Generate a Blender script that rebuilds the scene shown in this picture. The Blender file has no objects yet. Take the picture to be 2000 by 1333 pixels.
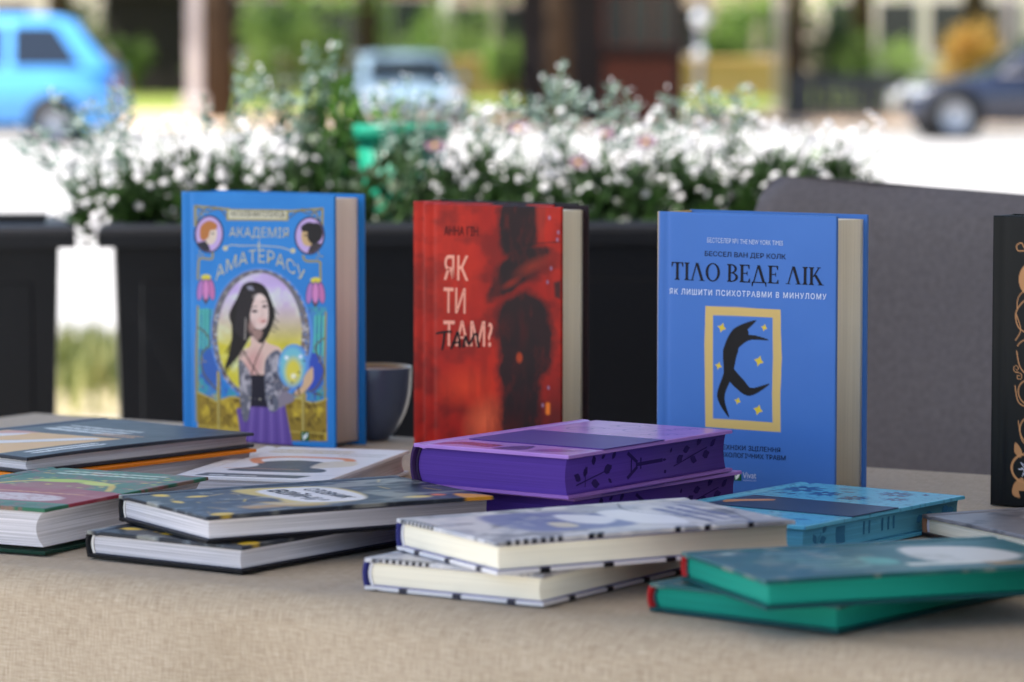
import bpy, bmesh, math, random
import numpy as np
from mathutils import Matrix, Vector
R = math.radians
random.seed(7); rng = np.random.default_rng(7)
sc = bpy.context.scene
col = sc.collection

# ------------------------------------------------------------------ camera, sky, sun, exposure
TZ = 0.75                                    # height of the table top
cam = bpy.data.cameras.new('camera'); camo = bpy.data.objects.new('camera', cam); col.objects.link(camo)
cam.sensor_width = 36; cam.lens = 122.4; cam.clip_start = 0.05; cam.clip_end = 600
camo.location = (0, 0, TZ + 0.327); camo.rotation_euler = (R(90 - 4.511), 0, 0)
cam.dof.use_dof = True; cam.dof.focus_distance = 2.5; cam.dof.aperture_fstop = 7.6; cam.dof.aperture_blades = 0
sc.camera = camo
SUN_EL, SUN_AZ = 58.0, 195.0                 # azimuth measured counter-clockwise from +X
world = bpy.data.worlds.new('World'); sc.world = world; world.use_nodes = True
wn = world.node_tree.nodes; wn.clear()
sky = wn.new('ShaderNodeTexSky'); sky.sky_type = 'NISHITA'; sky.sun_disc = False
sky.sun_elevation = R(SUN_EL); sky.sun_rotation = R(90 - SUN_AZ); sky.air_density = 1.0; sky.dust_density = 1.2
bg = wn.new('ShaderNodeBackground'); bg.inputs['Strength'].default_value = 0.12
wo = wn.new('ShaderNodeOutputWorld')
world.node_tree.links.new(sky.outputs[0], bg.inputs[0]); world.node_tree.links.new(bg.outputs[0], wo.inputs[0])
sun = bpy.data.lights.new('sun', 'SUN'); sun.energy = 4.2; sun.angle = R(0.5); sun.color = (1, 0.95, 0.87)
suno = bpy.data.objects.new('sun', sun); col.objects.link(suno)
sdir = Vector((math.cos(R(SUN_EL)) * math.cos(R(SUN_AZ)), math.cos(R(SUN_EL)) * math.sin(R(SUN_AZ)), math.sin(R(SUN_EL))))
suno.rotation_euler = sdir.to_track_quat('Z', 'Y').to_euler(); suno.location = (0, 0, 30)
sc.view_settings.view_transform = 'Standard'; sc.view_settings.look = 'None'
sc.view_settings.exposure = 1.55; sc.view_settings.gamma = 1.0; sc.view_settings.use_curve_mapping = False
sc.render.engine = 'CYCLES'; sc.cycles.use_denoising = True; sc.cycles.max_bounces = 8
sc.cycles.sample_clamp_indirect = 6.0

# ------------------------------------------------------------------ helpers
def lin(c):
    c = np.asarray(c, float) / 255.0
    return np.where(c <= 0.04045, c / 12.92, ((c + 0.055) / 1.055) ** 2.4)
def obj(name, me, mat=None, parent=None):
    o = bpy.data.objects.new(name, me); col.objects.link(o)
    if mat is not None:
        me.materials.clear(); me.materials.append(mat)
    if parent is not None: o.parent = parent
    return o
def mesh(name, v, f, smooth=False):
    me = bpy.data.meshes.new(name); me.from_pydata([tuple(p) for p in v], [], [tuple(q) for q in f]); me.update()
    if smooth:
        me.polygons.foreach_set('use_smooth', [True] * len(me.polygons))
    return me
def quadmesh(name, V):
    """V: (n,4,3) array of quads"""
    n = len(V); me = bpy.data.meshes.new(name)
    me.vertices.add(n * 4); me.vertices.foreach_set('co', np.ascontiguousarray(V, dtype=np.float32).ravel())
    me.loops.add(n * 4); me.loops.foreach_set('vertex_index', np.arange(n * 4, dtype=np.int32))
    me.polygons.add(n); me.polygons.foreach_set('loop_start', np.arange(0, n * 4, 4, dtype=np.int32))
    me.update(calc_edges=True); me.validate(); return me
def tag(o, label=None, cat=None, group=None, kind=None):
    if label: o['label'] = label
    if cat: o['category'] = cat
    if group: o['group'] = group
    if kind: o['kind'] = kind
    return o
def empty(name, loc, rz=0):
    o = bpy.data.objects.new(name, None); col.objects.link(o); o.location = loc; o.rotation_euler = (0, 0, rz)
    o.empty_display_size = 0.05; return o
def bm_mesh(name, bm, smooth=False):
    me = bpy.data.meshes.new(name); bm.to_mesh(me); bm.free()
    if smooth: me.polygons.foreach_set('use_smooth', [True] * len(me.polygons))
    return me
def box_bm(bm, x0, x1, y0, y1, z0, z1):
    v = [bm.verts.new(p) for p in ((x0, y0, z0), (x1, y0, z0), (x1, y1, z0), (x0, y1, z0), (x0, y0, z1), (x1, y0, z1), (x1, y1, z1), (x0, y1, z1))]
    for f in ((3, 2, 1, 0), (4, 5, 6, 7), (0, 1, 5, 4), (1, 2, 6, 5), (2, 3, 7, 6), (3, 0, 4, 7)): bm.faces.new([v[i] for i in f])
def box(name, b, mat, parent=None, bevel=0.0, seg=2):
    bm = bmesh.new(); box_bm(bm, *b)
    if bevel: bmesh.ops.bevel(bm, geom=list(bm.edges), offset=bevel, segments=seg, affect='EDGES', profile=0.5)
    return obj(name, bm_mesh(name, bm), mat, parent)
def prism(name, prof, x0, x1, mat, parent=None, axis='x', smooth=False):
    """extrude a closed (a,b) profile along an axis"""
    n = len(prof); v = []
    for x in (x0, x1):
        for a, b in prof: v.append((x, a, b) if axis == 'x' else (a, x, b) if axis == 'y' else (a, b, x))
    f = [(i, (i + 1) % n, n + (i + 1) % n, n + i) for i in range(n)] + [tuple(range(n - 1, -1, -1)), tuple(range(n, 2 * n))]
    me = mesh(name, v, f)
    bm = bmesh.new(); bm.from_mesh(me); bmesh.ops.recalc_face_normals(bm, faces=bm.faces); bm.to_mesh(me); bm.free()
    if smooth:
        me.polygons.foreach_set('use_smooth', [len(p.vertices) == 4 for p in me.polygons])
    return obj(name, me, mat, parent)
def lathe(name, prof, mat, parent=None, seg=48, smooth=True):
    v, f = [], []
    for i in range(seg):
        a = 2 * math.pi * i / seg
        for r, z in prof: v.append((r * math.cos(a), r * math.sin(a), z))
    n = len(prof)
    for i in range(seg):
        j = (i + 1) % seg
        for k in range(n - 1): f.append((i * n + k, j * n + k, j * n + k + 1, i * n + k + 1))
    me = mesh(name, v, f, smooth); bm = bmesh.new(); bm.from_mesh(me)
    bmesh.ops.remove_doubles(bm, verts=bm.verts, dist=1e-6); bmesh.ops.recalc_face_normals(bm, faces=bm.faces); bm.to_mesh(me); bm.free()
    return obj(name, me, mat, parent)
def tube_data(pts, rad, seg=8):
    pts = [Vector(p) for p in pts]; v, f = [], []
    rad = rad if hasattr(rad, '__len__') else [rad] * len(pts)
    up = Vector((0.13, 0.37, 0.9)).normalized()
    for i, p in enumerate(pts):
        d = (pts[min(i + 1, len(pts) - 1)] - pts[max(i - 1, 0)]).normalized()
        a = d.cross(up); a = a.normalized() if a.length > 1e-4 else d.orthogonal().normalized(); b = d.cross(a)
        for k in range(seg):
            t = 2 * math.pi * k / seg; v.append(p + rad[i] * (a * math.cos(t) + b * math.sin(t)))
    for i in range(len(pts) - 1):
        for k in range(seg):
            f.append((i * seg + k, i * seg + (k + 1) % seg, (i + 1) * seg + (k + 1) % seg, (i + 1) * seg + k))
    f.append(tuple(range(seg - 1, -1, -1))); f.append(tuple((len(pts) - 1) * seg + k for k in range(seg)))
    return v, f
def tubes(name, paths, mat, parent=None, seg=8):
    V, F = [], []
    for pts, rad in paths:
        v, f = tube_data(pts, rad, seg); o = len(V); V += v; F += [tuple(i + o for i in q) for q in f]
    return obj(name, mesh(name, V, F, True), mat, parent)
def catmull(pts, n=8, closed=False):
    P = [np.array(p, float) for p in pts]; out = []
    m = len(P)
    rngs = range(m if closed else m - 1)
    for i in rngs:
        p0 = P[(i - 1) % m] if closed or i > 0 else P[0]; p1 = P[i]; p2 = P[(i + 1) % m]
        p3 = P[(i + 2) % m] if closed or i + 2 < m else P[-1]
        for k in range(n):
            t = k / n
            out.append(0.5 * ((2 * p1) + (-p0 + p2) * t + (2 * p0 - 5 * p1 + 4 * p2 - p3) * t * t + (-p0 + 3 * p1 - 3 * p2 + p3) * t ** 3))
    if not closed: out.append(P[-1])
    return np.array(out)

# ------------------------------------------------------------------ materials
def principled(name):
    m = bpy.data.materials.new(name); m.use_nodes = True
    nt = m.node_tree; return m, nt, nt.nodes['Principled BSDF']
def node(nt, t, **kw):
    n = nt.nodes.new(t)
    for k, v in kw.items(): setattr(n, k, v)
    return n
def mat_plain(name, c, rough=0.5, spec=0.5, vary=0.12, scale=30, bump=0.0, bscale=200, metal=0, coat=0, trans=0):
    """colour with a soft noise variation and optional fine bump; c in sRGB 0-255"""
    m, nt, b = principled(name); L = nt.links.new; c = lin(c)
    tc = node(nt, 'ShaderNodeTexCoord'); nz = node(nt, 'ShaderNodeTexNoise'); nz.inputs['Scale'].default_value = scale; nz.inputs['Detail'].default_value = 4
    L(tc.outputs['Object'], nz.inputs['Vector'])
    mx = node(nt, 'ShaderNodeMix', data_type='RGBA'); L(nz.outputs['Fac'], mx.inputs[0])
    mx.inputs[6].default_value = (*[x * (1 - vary) for x in c], 1); mx.inputs[7].default_value = (*[min(1, x * (1 + vary)) for x in c], 1)
    L(mx.outputs[2], b.inputs['Base Color']); b.inputs['Roughness'].default_value = rough; b.inputs['Specular IOR Level'].default_value = spec
    b.inputs['Metallic'].default_value = metal; b.inputs['Coat Weight'].default_value = coat; b.inputs['Coat Roughness'].default_value = 0.1
    if trans: b.inputs['Transmission Weight'].default_value = trans
    if bump:
        n2 = node(nt, 'ShaderNodeTexNoise'); n2.inputs['Scale'].default_value = bscale; n2.inputs['Detail'].default_value = 5
        L(tc.outputs['Object'], n2.inputs['Vector'])
        bp = node(nt, 'ShaderNodeBump'); bp.inputs['Strength'].default_value = bump; bp.inputs['Distance'].default_value = 0.002
        L(n2.outputs['Fac'], bp.inputs['Height']); L(bp.outputs[0], b.inputs['Normal'])
    return m
def mat_print(name, rough=0.33, spec=0.16):
    """printed, laminated book cover: ink colour stored on the mesh, slight unevenness of the laminate"""
    m, nt, b = principled(name); L = nt.links.new
    at = node(nt, 'ShaderNodeVertexColor', layer_name='ink'); L(at.outputs[0], b.inputs['Base Color'])
    tc = node(nt, 'ShaderNodeTexCoord'); nz = node(nt, 'ShaderNodeTexNoise'); nz.inputs['Scale'].default_value = 55; nz.inputs['Detail'].default_value = 3
    L(tc.outputs['Object'], nz.inputs['Vector'])
    mr = node(nt, 'ShaderNodeMapRange'); mr.inputs[3].default_value = rough - 0.05; mr.inputs[4].default_value = rough + 0.09
    L(nz.outputs['Fac'], mr.inputs[0]); L(mr.outputs[0], b.inputs['Roughness']); b.inputs['Specular IOR Level'].default_value = spec
    bp = node(nt, 'ShaderNodeBump'); bp.inputs['Strength'].default_value = 0.02; bp.inputs['Distance'].default_value = 0.0006
    L(nz.outputs['Fac'], bp.inputs['Height']); L(bp.outputs[0], b.inputs['Normal'])
    return m
def mat_pages(name, c, dark=0.72, spread=1.0):
    """edge of a block of sheets: very fine streaks along the sheets"""
    m, nt, b = principled(name); L = nt.links.new; c = lin(c)
    tc = node(nt, 'ShaderNodeTexCoord'); mp = node(nt, 'ShaderNodeMapping'); mp.inputs['Scale'].default_value = (9, 9, 1900)
    L(tc.outputs['Object'], mp.inputs[0])
    nz = node(nt, 'ShaderNodeTexNoise'); nz.inputs['Scale'].default_value = 1.0; nz.inputs['Detail'].default_value = 3; L(mp.outputs[0], nz.inputs['Vector'])
    mp2 = node(nt, 'ShaderNodeMapping'); mp2.inputs['Scale'].default_value = (4, 4, 620); L(tc.outputs['Object'], mp2.inputs[0])
    n2 = node(nt, 'ShaderNodeTexNoise'); n2.inputs['Scale'].default_value = 1.0; n2.inputs['Detail'].default_value = 2; L(mp2.outputs[0], n2.inputs['Vector'])
    ad = node(nt, 'ShaderNodeMath', operation='MULTIPLY'); L(nz.outputs['Fac'], ad.inputs[0]); L(n2.outputs['Fac'], ad.inputs[1])
    rp = node(nt, 'ShaderNodeValToRGB'); rp.color_ramp.elements[0].position = 0.12; rp.color_ramp.elements[1].position = 0.33
    rp.color_ramp.elements[0].color = (*[x * dark for x in c], 1); rp.color_ramp.elements[1].color = (*c, 1)
    L(ad.outputs[0], rp.inputs[0]); L(rp.outputs[0], b.inputs['Base Color'])
    b.inputs['Roughness'].default_value = 0.75; b.inputs['Specular IOR Level'].default_value = 0.25
    bp = node(nt, 'ShaderNodeBump'); bp.inputs['Strength'].default_value = 0.35; bp.inputs['Distance'].default_value = 0.0004
    L(nz.outputs['Fac'], bp.inputs['Height']); L(bp.outputs[0], b.inputs['Normal'])
    return m
def mat_linen():
    m, nt, b = principled('linen'); L = nt.links.new
    tc = node(nt, 'ShaderNodeTexCoord')
    def streak(sc3, detail=3, rough=0.55):
        mp = node(nt, 'ShaderNodeMapping'); mp.inputs['Scale'].default_value = sc3; L(tc.outputs['UV'], mp.inputs[0])
        n = node(nt, 'ShaderNodeTexNoise'); n.inputs['Scale'].default_value = 1; n.inputs['Detail'].default_value = detail; n.inputs['Roughness'].default_value = rough
        L(mp.outputs[0], n.inputs['Vector']); return n.outputs['Fac']
    def mth(op, a, c_):
        n = node(nt, 'ShaderNodeMath', operation=op)
        for i, q in enumerate((a, c_)):
            if isinstance(q, (int, float)): n.inputs[i].default_value = q
            else: L(q, n.inputs[i])
        return n.outputs[0]
    warp = streak((75, 2400, 1), 4); weft = streak((2400, 75, 1), 4); w2 = streak((90, 1000, 1), 4); w3 = streak((1000, 90, 1), 4); big = streak((14, 14, 1), 3)
    s = mth('ADD', mth('ADD', mth('MULTIPLY', warp, .8), mth('MULTIPLY', weft, .8)), mth('ADD', mth('MULTIPLY', w2, .6), mth('MULTIPLY', w3, .6)))
    s = mth('ADD', s, mth('MULTIPLY', big, .15))
    rp = node(nt, 'ShaderNodeValToRGB'); cr = rp.color_ramp
    mr = node(nt, 'ShaderNodeMapRange'); mr.inputs[1].default_value = 1.0; mr.inputs[2].default_value = 1.95; L(s, mr.inputs[0])
    cr.elements[0].position = 0.12; cr.elements[0].color = (*lin((141, 123, 104)), 1)
    cr.elements[1].position = 0.88; cr.elements[1].color = (*lin((204, 192, 174)), 1)
    e = cr.elements.new(0.5); e.color = (*lin((178, 162, 142)), 1)
    L(mr.outputs[0], rp.inputs[0]); L(rp.outputs[0], b.inputs['Base Color'])
    b.inputs['Roughness'].default_value = 0.9; b.inputs['Specular IOR Level'].default_value = 0.15; b.inputs['Sheen Weight'].default_value = 0.15
    wv1 = node(nt, 'ShaderNodeTexWave'); wv1.bands_direction = 'X'; wv1.inputs['Scale'].default_value = 260; wv1.inputs['Distortion'].default_value = 1.5
    wv2 = node(nt, 'ShaderNodeTexWave'); wv2.bands_direction = 'Y'; wv2.inputs['Scale'].default_value = 260; wv2.inputs['Distortion'].default_value = 1.5
    L(tc.outputs['UV'], wv1.inputs['Vector']); L(tc.outputs['UV'], wv2.inputs['Vector'])
    hh = mth('ADD', mth('MULTIPLY', mth('ADD', wv1.outputs['Fac'], wv2.outputs['Fac']), .5), s)
    bp = node(nt, 'ShaderNodeBump'); bp.inputs['Strength'].default_value = 0.5; bp.inputs['Distance'].default_value = 0.0007
    L(hh, bp.inputs['Height']); L(bp.outputs[0], b.inputs['Normal'])
    return m
def mat_leaf(name, c1, c2, rough=0.5, trans=0.25, scale=25):
    m, nt, b = principled(name); L = nt.links.new
    g = node(nt, 'ShaderNodeTexCoord'); nz = node(nt, 'ShaderNodeTexNoise'); nz.inputs['Scale'].default_value = scale; nz.inputs['Detail'].default_value = 3
    L(g.outputs['Object'], nz.inputs['Vector'])
    mr = node(nt, 'ShaderNodeMapRange'); mr.inputs[1].default_value = 0.35; mr.inputs[2].default_value = 0.65; L(nz.outputs['Fac'], mr.inputs[0])
    mx = node(nt, 'ShaderNodeMix', data_type='RGBA'); L(mr.outputs[0], mx.inputs[0])
    mx.inputs[6].default_value = (*lin(c1), 1); mx.inputs[7].default_value = (*lin(c2), 1)
    L(mx.outputs[2], b.inputs['Base Color']); b.inputs['Roughness'].default_value = rough
    tr = node(nt, 'ShaderNodeBsdfTranslucent'); L(mx.outputs[2], tr.inputs[0])
    ms = node(nt, 'ShaderNodeMixShader'); ms.inputs[0].default_value = trans
    L(b.outputs[0], ms.inputs[1]); L(tr.outputs[0], ms.inputs[2]); L(ms.outputs[0], nt.nodes['Material Output'].inputs[0])
    return m

M = {}
M['linen'] = mat_linen()
M['print'] = mat_print('laminated_print'); M['print_gloss'] = mat_print('gloss_print', 0.2)
M['paper_white'] = mat_pages('paper_white', (226, 222, 228), 0.58)
M['paper_cream'] = mat_pages('paper_cream', (240, 233, 214), 0.87)
M['paper_tan'] = mat_pages('paper_tan', (250, 234, 220), 0.86)
M['paper_purple'] = mat_pages('paper_purple', (92, 58, 160), 0.8)
M['paper_blue'] = mat_pages('paper_blue', (88, 170, 205), 0.8)
M['paper_teal'] = mat_pages('paper_teal', (6, 140, 122), 0.8)
M['planter'] = mat_plain('planter_plastic', (8, 10, 17), 0.45, 0.3, 0.6, 7, 0.12, 90)
M['chair'] = mat_plain('grey_felt', (110, 104, 106), 0.95, 0.1, 0.3, 160, 0.6, 500)
M['wood'] = mat_plain('wood', (120, 86, 56), 0.6, 0.4, 0.2, 20)
M['metal_dark'] = mat_plain('dark_metal', (40, 42, 46), 0.45, 0.5, 0.1, 20)
M['soil'] = mat_plain('soil', (52, 42, 34), 0.95, 0.1, 0.4, 90, 0.6, 200)
INK = {}
def ink(c, rough=0.35):
    k = (tuple(c), rough)
    if k not in INK: INK[k] = mat_plain('ink_%d_%d_%d' % tuple(c), c, max(rough, .42), 0.14, 0.05, 60)
    return INK[k]

# ------------------------------------------------------------------ cover painting (flat print, stored as ink colour on the cover mesh)
def vnoise(x, y, seed):
    r = np.random.default_rng(seed); T = r.random((64, 64))
    xi = np.floor(x).astype(int); yi = np.floor(y).astype(int); fx = x - xi; fy = y - yi
    fx = fx * fx * (3 - 2 * fx); fy = fy * fy * (3 - 2 * fy); a = lambda i, j: T[i % 64, j % 64]
    return (a(xi, yi) * (1 - fx) + a(xi + 1, yi) * fx) * (1 - fy) + (a(xi, yi + 1) * (1 - fx) + a(xi + 1, yi + 1) * fx) * fy
def fbm(x, y, seed, oct=4):
    s = 0; a = 0.5; t = 0
    for o in range(oct): s = s + a * vnoise(x * 2 ** o, y * 2 ** o, seed + o); t += a; a *= 0.5
    return s / t
class Art:
    """a picture on a cover; X, Y are layout coordinates of the cover's mesh points"""
    def __init__(s, X, Y, base): s.X, s.Y = X, Y; s.C = np.ones(X.shape + (3,)) * lin(base)
    def mix(s, a, c): a = a[..., None]; s.C = s.C * (1 - a) + a * (lin(c) if np.ndim(c) == 1 else c)
    def ell(s, cx, cy, rx, ry, c, soft=2.0, rot=0, al=1.0):
        ca, sa = math.cos(R(rot)), math.sin(R(rot)); dx = s.X - cx; dy = s.Y - cy
        u = (dx * ca + dy * sa) / rx; v = (-dx * sa + dy * ca) / ry
        d = (np.sqrt(u * u + v * v) - 1) * min(rx, ry); s.mix(np.clip(0.5 - d / soft, 0, 1) * al, c)
    def _seg(s, P, closed):
        d = np.full(s.X.shape, 1e9); n = len(P)
        for i in range(n if closed else n - 1):
            ax, ay = P[i]; bx, by = P[(i + 1) % n]; ex, ey = bx - ax, by - ay; L2 = ex * ex + ey * ey + 1e-12
            t = np.clip(((s.X - ax) * ex + (s.Y - ay) * ey) / L2, 0, 1)
            d = np.minimum(d, np.hypot(s.X - ax - t * ex, s.Y - ay - t * ey))
        return d
    def poly(s, P, c, soft=2.0, al=1.0, sm=0):
        if sm: P = catmull(P, sm, True)
        ins = np.zeros(s.X.shape, bool); n = len(P)
        for i in range(n):
            ax, ay = P[i]; bx, by = P[(i + 1) % n]
            if ay == by: continue
            ins ^= ((ay > s.Y) != (by > s.Y)) & (s.X < (bx - ax) * (s.Y - ay) / (by - ay) + ax)
        d = s._seg(P, True); d = np.where(ins, -d, d); s.mix(np.clip(0.5 - d / soft, 0, 1) * al, c)
    def line(s, P, w, c, soft=2.0, al=1.0, sm=0):
        if sm: P = catmull(P, sm)
        d = s._seg(P, False) - w / 2; s.mix(np.clip(0.5 - d / soft, 0, 1) * al, c)
    def ring(s, cx, cy, rx, ry, w, c, soft=2.0, al=1.0):
        P = [(cx + rx * math.cos(t), cy + ry * math.sin(t)) for t in np.linspace(0, 2 * math.pi, 40)]; s.line(P, w, c, soft, al)
    def blot(s, sx, sy, seed, lo, hi, c, al=1.0):
        n = fbm(s.X / sx, s.Y / sy, seed); s.mix(np.clip((n - lo) / (hi - lo), 0, 1) * al, c)
    def dashes(s, x0, y0, dx, dy, n, w, c, seed=1, al=0.9):
        """a line of print too small to read: broken strokes"""
        r = random.Random(seed); t = 0.0
        while t < 1:
            L = r.uniform(0.02, 0.05); j = r.uniform(-w, w) * 0.4
            s.line([(x0 + dx * t - dy * 0 , y0 + dy * t + j), (x0 + dx * min(1, t + L), y0 + dy * min(1, t + L) - j)], w, c, w * 0.6, al); t += L + r.uniform(0.006, 0.03)

# ------------------------------------------------------------------ lettering
def text_polys(txt, offset=0.0, spacing=1.0):
    cu = bpy.data.curves.new('txt', 'FONT'); cu.body = txt; cu.size = 1; cu.resolution_u = 3; cu.offset = offset; cu.space_character = spacing
    o = bpy.data.objects.new('txt', cu); col.objects.link(o)
    dg = bpy.context.evaluated_depsgraph_get(); me = bpy.data.meshes.new_from_object(o.evaluated_get(dg))
    v = np.array([p.co[:2] for p in me.vertices]); f = [tuple(p.vertices) for p in me.polygons]
    bpy.data.objects.remove(o); bpy.data.curves.remove(cu); bpy.data.meshes.remove(me)
    return v, f
def fit_box(v, x0, y0, x1, y1, skew=0.0):
    """scale lettering into a layout box, y1 = baseline row (layout y runs down); skew = drop from left to right"""
    a = v.min(0); b = v.max(0); u = (v - a) / (b - a + 1e-9)
    return np.stack([x0 + u[:, 0] * (x1 - x0), y1 + (y0 - y1) * u[:, 1] + skew * (u[:, 0] - 0.5)], 1)
SERIF = {}
def serif_glyphs():
    """roman capitals with thick and thin strokes and bracketed serifs, drawn as polygons on a 1-high em"""
    def stem(x, w=.15, y0=0, y1=1, s=.075):
        return [[(x - s, y0), (x + w + s, y0), (x + w + s, y0 + .035), (x + w + .02, y0 + .075), (x + w, y0 + .13), (x + w, y1 - .13), (x + w + .02, y1 - .075), (x + w + s, y1 - .035), (x + w + s, y1), (x - s, y1), (x - s, y1 - .035), (x - .02, y1 - .075), (x, y1 - .13), (x, y0 + .13), (x - .02, y0 + .075), (x - s, y0 + .035)]]
    def bar(x0, x1, y, w=.06): return [[(x0, y), (x1, y), (x1, y + w), (x0, y + w)]]
    def diag(xa, ya, xb, yb, w): return [[(xa, ya), (xa + w, ya), (xb + w, yb), (xb, yb)]]
    def foot(x, w, y, s=.07): return [[(x - s, y), (x + w + s, y), (x + w + s, y + .04), (x - s, y + .04)]]
    def ringp(cx, cy, rx, ry, tx, ty, a0=0, a1=360, n=28):
        o = [(cx + rx * math.cos(R(a)), cy + ry * math.sin(R(a))) for a in np.linspace(a0, a1, n)]
        i = [(cx + (rx - tx) * math.cos(R(a)), cy + (ry - ty) * math.sin(R(a))) for a in np.linspace(a0, a1, n)]
        return [[o[k], o[k + 1], i[k + 1], i[k]] for k in range(n - 1)]
    G = SERIF
    G['Т'] = (stem(.30) + bar(.02, .73, .94) + [[(.02, .74), (.06, .74), (.12, .94), (.02, .94)], [(.73, .74), (.69, .74), (.63, .94), (.73, .94)]], .78)
    G['І'] = (stem(.10), .37)
    G['Л'] = (diag(.08, 0, .36, 1, .07) + diag(.66, 0, .33, 1, .16) + foot(.05, .12, 0) + foot(.62, .2, 0), .92)
    G['О'] = (ringp(.45, .5, .43, .52, .15, .06), .92)
    G['В'] = (stem(.10) + ringp(.25, .74, .36, .26, .14, .055, -90, 90, 16) + ringp(.25, .27, .43, .27, .15, .055, -90, 90, 16) + bar(.2, .3, .945, .055) + bar(.2, .3, .48, .055) + bar(.2, .3, 0, .055), .74)
    G['Е'] = (stem(.10) + bar(.2, .62, .94) + bar(.2, .5, .48) + bar(.2, .65, 0) + [[(.62, .76), (.58, .76), (.52, .94), (.62, .94)], [(.65, .22), (.61, .22), (.54, .06), (.65, .06)], [(.5, .37), (.46, .42), (.46, .6), (.5, .65)]], .74)
    G['Д'] = (diag(.10, .05, .36, 1, .07) + diag(.64, .05, .33, 1, .16) + bar(.02, .88, 0) + [[(.02, -.2), (.06, -.2), (.12, .05), (.02, .05)], [(.88, -.2), (.84, -.2), (.78, .05), (.88, .05)]], .94)
    G['К'] = (stem(.10) + diag(.24, .46, .58, 1, .08) + diag(.66, 0, .30, .58, .17) + foot(.62, .2, 0) + foot(.56, .08, .96), .88)
serif_glyphs()
def serif_text(txt):
    V, F, x = [], [], 0.0
    for ch in txt:
        if ch == ' ': x += .36; continue
        polys, adv = SERIF[ch]
        for p in polys:
            o = len(V); V += [(x + a, b) for a, b in p]; F.append(tuple(range(o, o + len(p))))
        x += adv
    return np.array(V), F

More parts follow.
